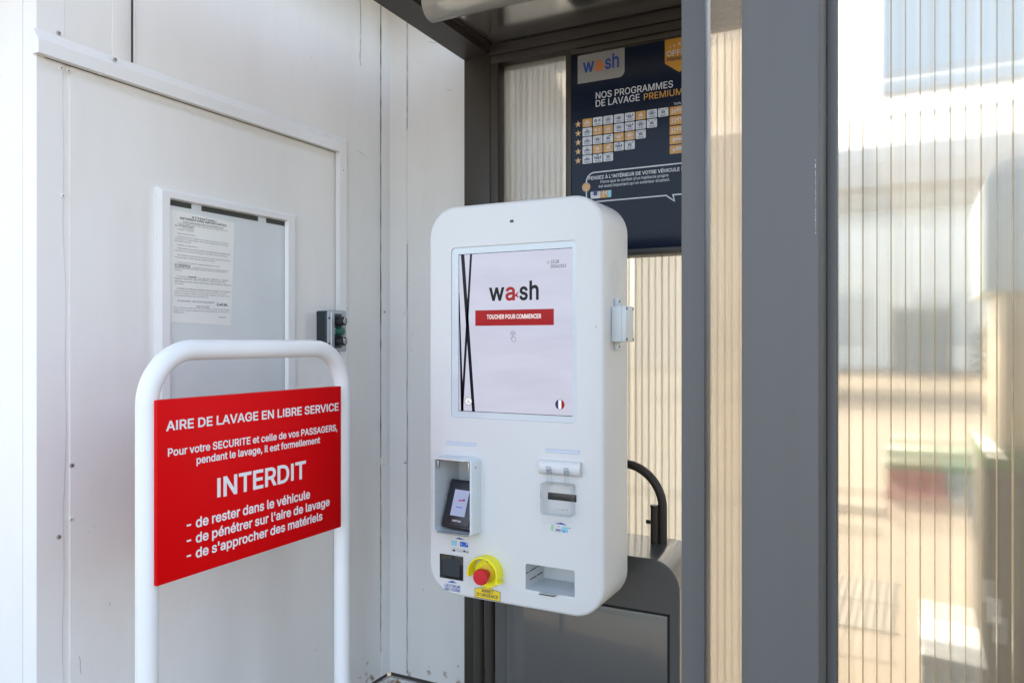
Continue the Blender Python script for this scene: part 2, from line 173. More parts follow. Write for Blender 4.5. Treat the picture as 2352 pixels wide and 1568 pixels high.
L393|143,528 144,76 379,76 379,-19 41,-19 41,527
M628|587,528 587,-19 485,-19 485,315 470,275 355,-19 273,-19 152,283 141,314 141,-19 41,-19 41,527 165,528 166,527 294,197 315,136 336,200 462,527 463,528
N523|481,528 482,-19 377,-19 376,-18 188,277 143,352 144,315 144,-19 41,-19 41,527 147,527 379,161 380,527
O533|443,458 482,400 505,334 512,258 505,174 482,108 452,63 443,50 396,10 334,-18 268,-26 209,-19 200,-18 138,10 91,50 53,105 29,178 21,255 29,334 52,400 82,445 91,458 142,502 199,526 264,535 335,526 394,500;369,391 338,417 305,432 268,437 232,432 194,417 165,391 143,357 127,309 122,256 127,199 143,151 164,119 195,92 227,78 254,74 270,72 304,77 339,92 356,106 369,119 390,151 407,199 411,247 411,261 407,309 391,357
P445|378,477 407,439 423,395 428,349 423,300 406,255 380,220 343,191 296,173 239,167 144,167 144,-19 41,-19 41,527 242,528 290,522 341,504;306,408 289,422 265,430 235,433 144,433 144,261 235,261 265,264 288,273 304,285 316,302 320,314 324,325 325,344 323,373 316,393
Q533|443,458 482,400 505,334 512,250 505,174 482,108 443,50 427,36 495,-61 494,-62 392,-67 350,-11 334,-18 266,-26 200,-18 138,10 91,50 53,105 29,178 21,255 29,334 52,400 82,445 91,458 142,502 199,526 264,535 335,526 394,500;369,391 338,417 305,432 268,437 232,432 194,417 165,391 143,357 127,309 122,256 127,199 143,151 164,119 195,92 230,77 264,72 287,75 220,169 218,172 219,173 322,178 368,118 390,151 407,199 411,247 411,261 407,309 391,357
R449|379,480 407,442 424,400 428,353 424,309 424,304 407,262 381,227 340,199 458,-18 342,-19 236,179 144,179 144,-19 41,-19 41,527 244,528 294,523 343,506;306,411 289,423 266,430 236,433 144,433 144,274 233,274 264,276 289,284 306,295 316,308 324,329 326,357 324,375 318,395
S447|363,491 393,459 412,422 424,359 324,359 309,402 290,422 260,435 228,440 196,437 176,431 157,420 146,409 139,397 136,391 134,376 138,357 145,347 160,334 177,325 220,310 271,297 320,282 345,269 370,254 394,232 412,207 424,175 427,138 422,95 411,72 402,53 372,19 330,-7 282,-23 224,-28 168,-23 121,-9 80,15 48,49 27,91 16,156 119,156 128,117 137,101 152,87 174,76 198,70 218,68 252,70 260,72 279,78 299,89 314,104 323,121 327,138 325,148 324,155 317,167 305,178 288,188 236,205 177,221 120,242 74,274 58,295 41,321 33,371 39,419 59,459 91,492 130,516 175,530 223,535 280,530 324,516
T449|435,528 435,433 276,433 276,-19 174,-19 174,433 13,433 13,527
U517|475,528 476,167 470,119 450,70 416,29 411,25 372,-2 320,-21 258,-27 198,-21 146,-3 99,31 68,70 47,120 41,170 41,528 143,528 143,176 146,149 158,122 173,101 196,85 224,75 264,71 294,75 322,85 342,99 359,120 370,148 374,174 374,528
V480|490,528 292,-18 291,-19 191,-19 -11,527 97,528 98,527 209,217 241,118 249,144 275,221 381,527
W686|695,528 544,-19 440,-19 343,345 335,312 245,-18 244,-19 140,-19 -9,528 97,527 193,152 291,527 395,528 479,207 492,152 588,527 589,528
X474|474,524 284,263 484,-15 372,-19 279,114 237,179 195,114 101,-19 -10,-15 191,260 1,523 2,524 114,528 185,424 238,342 286,416 364,528
Y472|483,526 484,525 477,513 287,202 287,-19 184,-19 184,203 -13,525 102,528 204,361 236,306 268,361 370,528
Z438|415,528 416,455 184,117 154,76 417,76 418,-19 23,-19 23,52 258,397 284,433 21,433 21,527
a389|318,358 339,329 352,294 354,275 356,255 356,-19 258,-19 258,5 246,-4 222,-17 194,-25 159,-28 121,-24 87,-13 55,8 31,35 16,69 11,109 15,143 27,171 46,194 68,210 93,221 124,230 175,239 244,248 254,251 256,253 257,260 255,275 251,287 242,298 232,305 224,308 216,310 203,312 174,310 156,304 144,298 134,290 123,277 110,252 14,279 41,333 67,361 95,381 128,394 160,401 198,403 244,398 269,390 296,376;263,163 210,153 179,150 140,141 128,134 117,126 113,116 111,107 113,92 117,85 124,77 137,70 152,66 174,64 195,67 216,74 233,86 247,103 254,121 256,132 257,160
b424|353,351 361,343 387,302 404,248 409,190 404,130 389,79 361,32 324,0 281,-20 275,-21 230,-27 194,-24 162,-13 141,2 131,11 130,-19 34,-19 34,528 133,528 133,368 140,375 163,391 194,400 230,403 281,396 324,377;285,279 269,295 248,307 222,311 200,308 192,306 172,297 155,280 143,256 135,226 132,192 135,153 143,122 155,98 174,80 194,69 221,66 248,70 268,81 285,99 298,123 307,156 309,182 307,222 298,255
c396|334,357 355,334 369,311 387,264 386,263 293,240 275,278 258,296 236,307 210,311 179,307 158,295 151,288 139,276 127,253 117,219 115,180 118,152 125,125 138,102 158,81 182,69 209,65 237,70 258,81 276,100 293,139 388,115 388,114 372,71 358,47 340,25 315,4 291,-9 267,-19 244,-24 206,-27 154,-21 107,-1 67,34 39,76 21,128 15,188 21,248 39,300 67,342 103,373 107,377 154,397 206,403 240,401 266,395 291,386 316,372
d424|390,528 391,-19 294,-19 294,11 283,1 259,-14 231,-24 196,-27 146,-21 101,-1 63,34 37,76 20,129 15,188 20,249 37,301 64,344 70,350 102,377 146,397 195,403 232,400 261,391 284,375 292,367 292,528;269,280 252,297 232,307 208,311 180,307 157,296 139,278 125,253 118,226 115,196 115,182 118,153 127,124 139,100 156,81 178,69 206,66 230,69 241,75 251,80 269,98 281,122 291,156 293,182 291,224 283,255
e404|331,356 357,325 376,286 387,242 390,200 390,150 118,150 118,147 127,116 141,94 161,77 186,68 208,65 226,66 247,71 260,77 273,88 281,98 296,127 391,105 370,54 350,27 321,3 290,-14 252,-24 211,-27 156,-21 107,-1 67,34 39,76 21,127 15,186 19,239 20,246 38,299 66,341 104,375 152,397 204,403 240,401 273,392 300,379;268,282 252,298 230,308 209,311 180,308 157,297 138,280 126,262 118,238 288,230 289,232 281,261
f254|266,534 266,529 239,444 211,454 195,455 179,452 170,448 163,436 161,420 161,398 247,397 247,308 161,307 161,-19 62,-19 62,307 -13,308 -13,397 61,398 62,433 65,465 73,483 80,497 101,520 128,537 156,546 191,549 227,546
g425|390,398 391,-16 386,-58 366,-101 336,-132 316,-144 297,-154 252,-166 208,-170 165,-167 126,-158 94,-143 71,-126 49,-103 25,-62 106,-17 136,-53 148,-63 161,-70 181,-76 198,-78 211,-78 244,-74 268,-61 286,-39 292,-6 292,19 281,11 260,-2 231,-11 194,-14 148,-9 140,-6 102,11 65,41 37,82 20,132 15,191 20,250 38,302 64,343 101,377 148,397 192,403 232,401 262,390 285,375 294,367 294,398;270,279 253,296 242,302 231,307 204,311 178,307 157,297 139,279 127,255 117,224 115,200 117,160 126,131 138,109 157,91 179,81 201,78 230,81 252,90 270,107 283,129 290,155 293,185 293,201 290,229 283,256
h410|334,363 358,330 372,289 376,244 376,-19 277,-19 277,238 272,269 259,290 239,305 212,310 206,310 189,308 182,305 169,300 156,290 143,275 135,253 133,226 133,-19 34,-19 34,527 133,527 133,370 140,378 182,398 231,403 268,399 304,386
i167|133,398 133,-19 34,-19 34,397;127,526 141,507 145,486 145,480 141,461 127,440 107,428 83,424 60,428 40,441 26,461 22,485 26,506 42,527 59,539 81,543 87,543 107,539
j167|133,398 133,-34 130,-68 120,-98 109,-114 98,-128 75,-145 41,-158 7,-162 -29,-162 -29,-68 2,-68 17,-65 26,-59 31,-50 34,-33 34,398;127,527 141,506 145,486 145,480 141,460 127,441 107,428 86,424 80,424 60,428 38,442 26,460 22,484 26,506 41,527 60,539 84,543 107,539
k381|384,390 225,215 399,-13 285,-19 150,152 133,139 133,-19 34,-19 34,527 133,527 133,252 276,398
l189|132,528 133,100 134,80 136,74 138,72 142,71 185,74 203,-9 203,-12 165,-20 139,-21 94,-15 60,6 39,41 34,80 34,528
m610|535,368 558,337 572,300 576,259 576,-19 477,-19 477,256 475,264 472,282 460,298 442,308 420,311 400,310 384,304 371,293 362,281 357,267 354,248 354,-19 255,-19 255,262 251,280 239,298 223,308 200,311 181,309 168,304 154,294 143,281 135,261 133,237 133,-19 34,-19 34,398 130,398 131,370 140,379 163,393 191,403 222,405 256,400 265,398 300,376 319,350 329,362 346,377 374,393 402,402 441,405 473,402 503,390
n410|334,363 358,330 372,289 376,244 376,-19 277,-19 277,238 272,269 259,290 239,305 212,310 206,310 189,308 182,305 169,300 156,290 143,275 135,253 133,226 133,-19 34,-19 34,397 130,398 131,368 140,378 182,398 224,403 268,399 304,386
o415|342,348 349,341 377,297 395,248 400,191 395,128 377,79 349,35 309,-1 263,-20 257,-21 208,-27 158,-21 154,-21 107,-1 67,34 39,76 21,132 15,188 21,248 39,300 67,342 107,377 154,397 206,403 263,396 309,377;267,286 258,295 236,307 210,311 179,307 158,295 151,288 139,276 125,250 117,219 115,194 117,156 125,125 139,100 151,88 158,81 179,69 204,65 236,69 258,81 267,90 277,100 289,124 297,154 300,184 297,221 289,251 277,276
p424|353,351 361,343 387,302 404,248 409,190 403,127 388,77 365,40 360,32 324,0 279,-21 235,-27 228,-27 194,-24 179,-19 164,-13 141,2 133,10 133,-162 34,-162 34,398 130,398 131,367 140,375 163,391 194,400 230,403 275,397 281,396 324,377;285,279 269,295 248,307 222,311 200,308 192,306 172,297 155,280 143,256 135,226 132,192 135,153 143,122 155,98 174,80 194,69 221,66 248,70 268,81 285,99 298,123 307,156 309,182 307,222 298,255
q424|390,398 391,-162 292,-162 292,9 283,1 259,-14 231,-24 196,-27 146,-21 101,-1 96,3 63,34 42,68 37,76 20,129 15,188 20,249 37,301 64,344 102,377 146,397 195,403 232,400 261,391 284,375 294,366 294,398;269,280 252,297 232,307 208,311 180,307 157,296 139,278 125,253 118,226 115,196 115,182 118,153 127,124 139,100 156,81 178,69 206,66 230,69 241,75 251,80 269,98 281,122 291,156 293,182 291,224 283,255
r259|262,403 262,300 210,307 189,305 176,301 168,298 152,286 143,275 135,257 133,235 133,-19 34,-19 34,397 130,398 131,374 141,383 178,399 212,404 224,403
s365|308,357 314,351 331,326 349,278 349,276 258,255 242,288 230,301 213,310 186,314 162,311 143,302 131,290 129,279 129,272 130,266 135,260 152,249 176,241 235,227 284,211 321,184 343,149 350,110 350,104 345,70 328,36 302,9 270,-11 226,-24 182,-27 142,-24 106,-15 74,1 47,26 27,55 12,108 106,129 121,90 135,76 155,67 180,64 210,68 232,77 245,91 249,105 247,113 243,120 228,130 208,137 144,151 97,168 60,193 57,196 35,230 28,271 33,311 49,342 76,370 108,388 145,400 186,403 226,400 261,390 290,374
t227|145,490 145,398 223,398 223,308 145,308 145,96 146,82 150,76 153,73 167,69 185,70 217,76 235,-9 235,-13 195,-22 167,-23 119,-17 79,7 54,45 46,92 46,308 -13,308 -13,398 46,398 46,490
u410|376,398 376,-19 279,-19 278,12 268,1 228,-18 183,-24 141,-20 104,-5 75,18 55,46 51,51 38,91 34,135 34,397 133,397 133,145 137,111 151,89 172,74 202,69 222,72 238,78 244,82 255,91 267,107 275,127 277,147 277,397
v389|398,398 239,-19 150,-19 -10,398 98,398 182,166 195,125 206,161 291,397 292,398
w567|570,398 443,-19 354,-19 301,165 284,230 214,-19 124,-19 -2,398 102,397 170,150 190,227 238,398 330,398 331,397 378,227 398,152 418,227 465,397 466,398
x379|380,394 235,193 236,189 243,179 386,-15 277,-19 220,67 189,117 165,75 101,-19 -7,-15 145,194 144,197 1,394 110,398 161,319 190,271 217,316 272,398
y389|398,398 222,-64 208,-95 192,-119 168,-141 147,-154 122,-162 91,-164 65,-162 24,-154 46,-66 71,-68 88,-71 101,-70 108,-68 116,-61 125,-48 134,-29 143,-1 -10,397 98,397 183,162 195,126 207,165 291,397 292,398
z380|351,398 352,324 162,75 357,75 358,-19 23,-19 23,53 217,303 29,304 29,397
0453|334,500 374,458 402,402 419,335 424,259 419,178 403,108 375,51 334,8 327,4 284,-18 228,-26 168,-18 118,9 79,51 51,107 34,175 29,254 34,333 51,401 79,457 83,463 120,500 168,526 224,535 230,535 282,527 286,526;277,421 254,435 230,440 224,440 199,435 176,421 161,402 156,395 141,358 132,313 128,258 131,200 141,151 157,111 176,88 200,74 227,69 254,74 276,88 297,113 313,153 321,196 325,245 325,263 321,312 311,363 297,395
1453|295,528 295,74 409,74 410,-19 57,-19 57,74 193,74 193,413 72,330 67,437 191,528
2453|349,489 377,455 395,416 400,368 397,344 389,312 373,280 351,247 282,168 195,76 408,76 408,-19 45,-19 45,54 217,239 268,295 284,317 294,335 299,351 301,365 301,375 298,394 292,409 280,422 264,432 246,438 222,441 198,438 181,430 166,419 155,403 149,386 144,343 45,343 52,409 69,452 98,487 134,513 181,530 228,535 273,530 316,514
3453|390,528 391,453 252,307 268,307 317,293 356,268 387,232 405,192 412,148 406,99 390,63 386,55 357,22 317,-6 270,-21 218,-26 210,-26 168,-22 127,-8 87,14 54,46 33,86 21,151 124,151 133,114 141,99 155,86 173,76 192,71 221,69 245,72 267,78 284,88 299,104 307,125 310,144 308,165 299,187 284,204 266,217 237,226 217,228 203,229 138,229 138,306 249,433 51,433 51,527
4453|341,526 140,182 263,182 263,337 361,337 362,182 432,181 432,86 362,85 361,-19 263,-19 263,86 21,86 21,163 236,527
5453|385,528 385,433 168,433 157,337 159,337 173,344 198,350 225,353 267,349 297,340 306,336 332,322 360,297 380,270 394,243 397,238 407,203 410,162 404,116 386,67 358,29 352,24 319,-2 273,-20 220,-26 175,-21 131,-6 96,17 67,49 48,87 38,149 137,149 144,116 153,101 166,88 181,77 199,71 223,69 246,72 263,79 285,96 297,113 306,135 309,163 306,189 296,213 285,229 265,246 244,254 221,258 195,256 173,250 159,244 133,226 46,237 79,527
6453|350,524 221,332 238,333 285,327 326,312 361,283 387,249 403,206 408,161 403,107 385,63 357,26 320,-2 275,-21 225,-26 177,-20 132,-2 97,25 67,65 50,111 45,161 49,204 61,244 85,295 129,362 242,528;286,221 270,234 249,244 221,246 203,244 184,236 165,220 155,206 147,186 144,156 147,130 155,110 168,91 184,79 203,70 226,67 249,70 258,74 270,80 286,93 297,110 304,128 308,155 305,183 297,204
7453|409,528 410,443 177,-19 67,-19 294,433 43,433 43,527
8453|350,492 377,461 395,423 401,379 395,337 375,297 345,267 362,257 388,231 405,203 416,169 420,139 420,132 413,90 394,51 367,21 362,16 324,-7 278,-21 226,-26 174,-21 129,-7 90,17 62,47 58,51 38,93 33,135 36,170 47,203 66,232 90,257 107,267 77,297 57,337 51,379 57,425 74,461 102,492 138,516 179,530 222,535 274,530 314,516;295,191 275,206 252,214 232,216 200,214 177,206 160,194 146,179 137,160 134,139 137,118 145,102 158,88 174,78 200,70 220,68 246,70 256,71 278,78 294,88 307,102 315,118 316,125 318,139 315,160 306,179;282,422 268,431 258,435 245,439 228,441 204,438 186,432 173,424 161,410 155,395 153,387 152,375 154,358 161,340 174,326 186,317 206,310 223,309 246,310 266,317 278,326 289,337 298,358 300,377 297,395 291,411
9453|355,483 385,443 403,398 408,351 404,305 402,299 391,264 366,213 325,148 210,-19 102,-15 119,12 230,176 218,176 170,180 128,197 91,225 66,260 49,302 45,353 50,401 68,445 95,481 134,511 178,529 222,535 230,535 277,528 320,510;286,415 269,430 250,438 228,441 206,439 183,429 167,415 155,398 147,377 144,353 147,327 155,303 166,289 184,273 205,265 229,262 250,266 267,272 286,287 297,304 305,325 308,348 305,377 297,398
é404|331,356 357,325 376,286 387,242 390,200 390,150 118,150 118,147 127,116 141,94 161,77 186,68 208,65 226,66 247,71 260,77 273,88 281,98 296,127 391,105 370,54 350,27 321,3 290,-14 252,-24 211,-27 156,-21 107,-1 67,34 39,76 21,127 15,186 19,239 20,246 38,299 66,341 104,375 152,397 204,403 240,401 273,392 300,379;268,282 252,298 230,308 209,311 180,308 157,297 138,280 126,262 118,238 288,230 289,232 281,261;322,545 237,410 147,410 213,548
è404|331,356 357,325 376,286 387,242 390,200 390,150 118,150 118,147 127,116 141,94 161,77 186,68 208,65 226,66 247,71 260,77 273,88 281,98 296,127 391,105 370,54 350,27 321,3 290,-14 252,-24 211,-27 156,-21 107,-1 67,34 39,76 21,127 15,186 19,239 20,246 38,299 66,341 104,375 152,397 204,403 240,401 273,392 300,379;268,282 252,298 230,308 209,311 180,308 157,297 138,280 126,262 118,238 288,230 289,232 281,261;194,548 260,410 170,410 85,544
ê404|331,356 357,325 376,286 387,242 390,200 390,150 118,150 118,147 127,116 141,94 161,77 186,68 208,65 226,66 247,71 260,77 273,88 281,98 296,127 391,105 370,54 350,27 321,3 290,-14 252,-24 211,-27 156,-21 107,-1 67,34 39,76 21,127 15,186 19,239 20,246 38,299 66,341 104,375 152,397 204,403 240,401 273,392 300,379;268,282 252,298 230,308 209,311 180,308 157,297 138,280 126,262 118,238 288,230 289,232 281,261;242,548 331,447 332,445 332,416 243,416 204,465 164,416 76,416 76,445 77,447 166,548
É419|391,528 391,433 144,433 144,305 374,305 373,210 144,210 144,76 393,76 394,-19 41,-19 41,527;335,675 335,673 251,539 161,539 227,678
À480|289,528 490,-19 382,-19 331,123 148,123 98,-19 -11,-19 187,528;239,389 238,389 212,304 183,224 182,218 297,218 271,290 245,367;230,678 296,539 206,539 121,674
à389|318,358 339,329 352,294 354,275 356,255 356,-19 258,-19 258,5 246,-4 222,-17 194,-25 159,-28 121,-24 87,-13 55,8 31,35 16,69 11,109 15,143 27,171 46,194 68,210 93,221 124,230 175,239 244,248 254,251 256,253 257,260 255,275 251,287 242,298 232,305 224,308 216,310 203,312 174,310 156,304 144,298 134,290 123,277 110,252 14,279 41,333 67,361 95,381 128,394 160,401 198,403 244,398 269,390 296,376;263,163 210,153 179,150 140,141 128,134 117,126 113,116 111,107 113,92 117,85 124,77 137,70 152,66 174,64 195,67 216,74 233,86 247,103 254,121 256,132 257,160;180,548 244,413 244,410 155,410 71,543 75,545
€464|446,469 405,380 362,412 352,419 322,432 304,436 288,437 254,432 224,418 198,392 179,358 176,348 393,348 353,260 161,260 160,257 161,248 351,247 310,160 176,159 182,145 198,116 225,91 251,78 258,76 285,72 308,73 321,76 356,91 403,124 446,37 404,5 367,-12 328,-23 287,-26 223,-17 168,9 122,51 87,107 71,160 -11,160 20,247 21,248 59,248 59,260 -11,260 20,347 21,348 71,348 87,401 119,452 131,466 168,500 226,527 284,535 304,534 328,531 367,520 404,502
'206|156,528 146,299 60,299 50,527
.188|141,87 156,66 160,44 160,38 156,16 143,-4 120,-19 96,-23 71,-19 51,-6 35,17 31,40 35,66 48,85 72,101 94,107 121,101
,188|161,90 162,88 99,-137 98,-138 16,-138 52,90
!196|143,87 158,66 162,44 162,38 158,16 145,-4 123,-19 99,-23 74,-19 53,-5 38,16 33,39 38,66 51,86 74,101 97,105 123,101;151,528 147,141 48,141 44,528
:188|141,87 156,66 160,44 160,38 156,16 143,-4 120,-19 96,-23 71,-19 51,-6 35,17 31,40 35,66 48,85 72,101 94,107 121,101;141,363 156,342 160,319 160,313 156,292 142,270 120,256 98,252 92,252 70,256 50,269 35,292 31,315 35,341 48,361 71,377 94,381 120,377
-453|355,263 355,169 95,169 95,263
/249|259,552 86,-93 85,-95 -11,-95 163,551
(273|265,558 230,479 208,421 192,366 180,311 178,296 172,251 170,198 173,160 178,119 192,65 206,21 226,-31 266,-115 165,-115 121,-28 92,50 76,131 70,207 74,272 82,325 95,387 112,441 135,501 165,557
)273|109,558 139,501 160,449 178,389 192,328 200,264 203,213 197,127 180,48 152,-28 109,-115 8,-115 46,-31 68,23 84,73 95,122 101,161 103,212 100,257 94,309 81,365 65,419 45,477 8,557
'''
G = {'r': {}, 'b': {}}
for ln in GLYPHS.strip('\n').split('\n'):
    if ln[0] == '#':
        _set = G[ln[1]]; continue
    a, rest = ln[1:].split('|')
    _set[ln[0]] = (int(a), [[tuple(int(q) for q in p.split(',')) for p in L.split(' ')] for L in rest.split(';')])
CAP = 509.0
G['r']['I'] = (196, [[(62, 509), (134, 509), (134, 0), (62, 0)]])
G['b']['I'] = (200, [[(48, 515), (152, 515), (152, -4), (48, -4)]])

# ------------------------------------------------------------------ mesh builder
class MB:
    def __init__(self): self.bm = bmesh.new()
    def face(self, pts, want=None):
        vs = [self.bm.verts.new(p) for p in pts]
        try: f = self.bm.faces.new(vs)
        except ValueError: return None
        f.normal_update()
        if want is not None and f.normal.dot(Vector(want)) < 0: f.normal_flip()
        return f
    def box(self, x0, x1, y0, y1, z0, z1, bev=0.0, seg=2, mat=None):
        b = bmesh.new()
        bmesh.ops.create_cube(b, size=1)
        bmesh.ops.scale(b, vec=(abs(x1 - x0), abs(y1 - y0), abs(z1 - z0)), verts=b.verts)
        if bev:
            bmesh.ops.bevel(b, geom=list(b.edges), offset=bev, segments=seg, profile=0.5, affect='EDGES')
        bmesh.ops.translate(b, vec=((x0 + x1) / 2, (y0 + y1) / 2, (z0 + z1) / 2), verts=b.verts)
        if mat is not None: bmesh.ops.transform(b, matrix=mat, verts=b.verts)
        self.join(b); return self
    def join(self, b):
        me = bpy.data.meshes.new('tmp'); b.to_mesh(me); b.free()
        self.bm.from_mesh(me); bpy.data.meshes.remove(me)
    def loft(self, rings, caps=(True, True)):
        vr = [[self.bm.verts.new(p) for p in r] for r in rings]
        n = len(vr[0])
        for a, b in zip(vr, vr[1:]):
            for i in range(n):
                self.bm.faces.new((a[i], a[(i + 1) % n], b[(i + 1) % n], b[i]))
        if caps[0]: self.bm.faces.new(vr[0][::-1])
        if caps[1]: self.bm.faces.new(vr[-1])
        return self
    def tube(self, path, r, n=16, caps=True):
        P = [Vector(p) for p in path]; rings = []
        t0 = (P[1] - P[0]).normalized()
        up = Vector((0, 0, 1)) if abs(t0.z) < 0.9 else Vector((0, 1, 0))
        nrm = t0.cross(up).normalized()
        for i, p in enumerate(P):
            if i == 0: t = (P[1] - P[0])
            elif i == len(P) - 1: t = (P[-1] - P[-2])
            else: t = (P[i + 1] - P[i]).normalized() + (P[i] - P[i - 1]).normalized()
            t.normalize()
            nrm = (nrm - t * nrm.dot(t)).normalized()
            bn = t.cross(nrm)
            rad = r[i] if isinstance(r, (list, tuple)) else r
            rings.append([p + (nrm * math.cos(a) + bn * math.sin(a)) * rad for a in [2 * math.pi * k / n for k in range(n)]])
        return self.loft(rings, (caps, caps))
    def cyl(self, p0, p1, r, n=24, bev=0.0):
        p0, p1 = Vector(p0), Vector(p1); ax = (p1 - p0); L = ax.length; ax.normalize()
        if bev:
            return self.tube([p0, p1 - ax * bev, p1 - ax * bev * 0.3, p1], [r, r, r - bev * 0.35, r - bev], n)
        return self.tube([p0, p1], r, n)
    def poly(self, pts, plane, off, holes=()):
        """flat polygon in plane ('Y', y) facing -Y or ('X', x) facing +X or ('Z', z) facing +Z"""
        loops = [list(pts)] + [list(h) for h in holes]
        flat = [p for L in loops for p in L]
        tris = tessellate_polygon([[Vector((p[0], p[1], 0)) for p in L] for L in loops])
        k, c = plane
        def co(p):
            if k == 'Y': return (p[0], c - off, p[1])
            if k == 'X': return (c + off, p[0], p[1])
            return (p[0], p[1], c + off)
        want = {'Y': (0, -1, 0), 'X': (1, 0, 0), 'Z': (0, 0, 1)}[k]
        vs = [self.bm.verts.new(co(p)) for p in flat]
        for t in tris:
            try: f = self.bm.faces.new([vs[i] for i in t])
            except ValueError: continue
            f.normal_update()
            if f.normal.dot(Vector(want)) < 0: f.normal_flip()
        return self
    def rect(self, s0, s1, t0, t1, plane, off): return self.poly([(s0, t0), (s1, t0), (s1, t1), (s0, t1)], plane, off)
    def rrect(self, s0, s1, t0, t1, r, plane, off, holes=()): return self.poly(rr(s0, s1, t0, t1, r), plane, off, holes)
    def disc(self, s, t, r, plane, off, n=24, r_in=None, a0=0, a1=360):
        if r_in is None:
            return self.poly([(s + r * math.cos(2 * math.pi * k / n), t + r * math.sin(2 * math.pi * k / n)) for k in range(n)], plane, off)
        A = [R(a0 + (a1 - a0) * k / n) for k in range(n + 1)]
        for a, b in zip(A, A[1:]):
            self.poly([(s + r * math.cos(a), t + r * math.sin(a)), (s + r * math.cos(b), t + r * math.sin(b)),
                       (s + r_in * math.cos(b), t + r_in * math.sin(b)), (s + r_in * math.cos(a), t + r_in * math.sin(a))], plane, off)
        return self
    def line(self, pts, w, plane, off):
        """a stroke of even width along a polyline, corners mitred"""
        P = []
        for p in pts:
            if not P or (Vector(p) - P[-1]).length > 1e-7: P.append(Vector(p))
        if len(P) < 2: return self
        closed = (P[0] - P[-1]).length < 1e-6 and len(P) > 3
        if closed: P.pop()
        n = len(P); A, B = [], []
        for i in range(n):
            a = P[i] - P[i - 1] if (i > 0 or closed) else P[1] - P[0]
            b = P[(i + 1) % n] - P[i] if (i < n - 1 or closed) else P[i] - P[i - 1]
            a.normalize(); b.normalize()
            m = Vector((-a.y - b.y, a.x + b.x)); l2 = m.length_squared
            m = Vector((-a.y, a.x)) if l2 < 0.1 else m / max(0.35, l2 / 2)
            A.append(P[i] + m * w / 2); B.append(P[i] - m * w / 2)
        for i in range(n if closed else n - 1):
            k = (i + 1) % n
            self.poly([tuple(A[i]), tuple(B[i]), tuple(B[k]), tuple(A[k])], plane, off)
        return self
    def text(self, s, s0, t0, cap, width, plane, off, bold=0, right=False):
        F = G['b' if bold > 9 else 'r']
        tot = 0
        for ch in s:
            tot += 180 if ch == ' ' else F[ch][0]
        sy = cap / CAP
        sx = sy if width is None else width / tot
        x = 0
        base = s0 - (tot * sx if right else 0)
        for ch in s:
            if ch == ' ': x += 180; continue
            adv, L = F[ch]
            # separate solids from holes by winding
            def area(l): return sum(l[i - 1][0] * l[i][1] - l[i][0] * l[i - 1][1] for i in range(len(l)))
            solids = [l for l in L if area(l) < 0]; holes = [l for l in L if area(l) > 0]
            m = lambda l: [(base + (x + p[0]) * sx, t0 + p[1] * sy) for p in l]
            for so_ in solids:
                bx0, bx1 = min(p[0] for p in so_), max(p[0] for p in so_)
                by0, by1 = min(p[1] for p in so_), max(p[1] for p in so_)
                hh = [h for h in holes if bx0 <= h[0][0] <= bx1 and by0 <= h[0][1] <= by1]
                self.poly(m(so_), plane, off, [m(h) for h in hh])
            x += adv
        return self
    def build(self, name, mat, parent=None, smooth=35):
        me = bpy.data.meshes.new(name)
        bmesh.ops.recalc_face_normals(self.bm, faces=[f for f in self.bm.faces]) if getattr(self, 'recalc', True) else None
        self.bm.to_mesh(me); self.bm.free()
        o = bpy.data.objects.new(name, me)
        COL.objects.link(o)
        if mat is not None: me.materials.append(mat)
        if smooth:
            me.shade_smooth()
            me.set_sharp_from_angle(angle=R(smooth))
        if parent is not None:
            o.parent = parent
            o.matrix_parent_inverse = parent_world(parent).inverted()
        return o
    def build_split(self, name, mat, parent, per_island=False):
        """the same marks, but each far-apart piece becomes an object of its own"""
        bm = self.bm; bm.verts.ensure_lookup_table(); bm.verts.index_update()
        isl = [-1] * len(bm.verts); groups = []
        for v in bm.verts:
            if isl[v.index] >= 0: continue
            st = [v]; isl[v.index] = len(groups); g = []
            while st:
                w = st.pop(); g.append(w)
                for e in w.link_edges:
                    o = e.other_vert(w)
                    if isl[o.index] < 0: isl[o.index] = len(groups); st.append(o)
            groups.append(g)
        bb = []
        for g in groups:
            lo = Vector((min(v.co.x for v in g), min(v.co.y for v in g), min(v.co.z for v in g)))
            hi = Vector((max(v.co.x for v in g), max(v.co.y for v in g), max(v.co.z for v in g)))
            bb.append((lo, hi, max(hi - lo)))
        n = len(groups); par = list(range(n))
        def root(i):
            while par[i] != i: par[i] = par[par[i]]; i = par[i]
            return i
        if not per_island:
            for i in range(n):
                for k in range(i + 1, n):
                    gap = Vector([max(0, bb[i][0][c] - bb[k][1][c], bb[k][0][c] - bb[i][1][c]) for c in range(3)]).length
                    if gap <= max(0.02, 0.5 * max(bb[i][2], bb[k][2])): par[root(i)] = root(k)
        out = {}
        for v in bm.verts: out.setdefault(root(isl[v.index]), []).append(v)
        res = []
        for r, vs in out.items():
            q = type(self)(); mp = {v: q.bm.verts.new(v.co) for v in vs}
            for f in {f for v in vs for f in v.link_faces}: q.bm.faces.new([mp[v] for v in f.verts])
            res.append(q.build(name, mat, parent, 0))
        bm.free()
        return res
class Flat(MB):                              # printed marks: keep the facing set by poly()
    recalc = False
def parent_world(p):
    m = p.matrix_basis.copy()
    if p.parent is not None: m = parent_world(p.parent) @ p.matrix_parent_inverse @ m
    return m
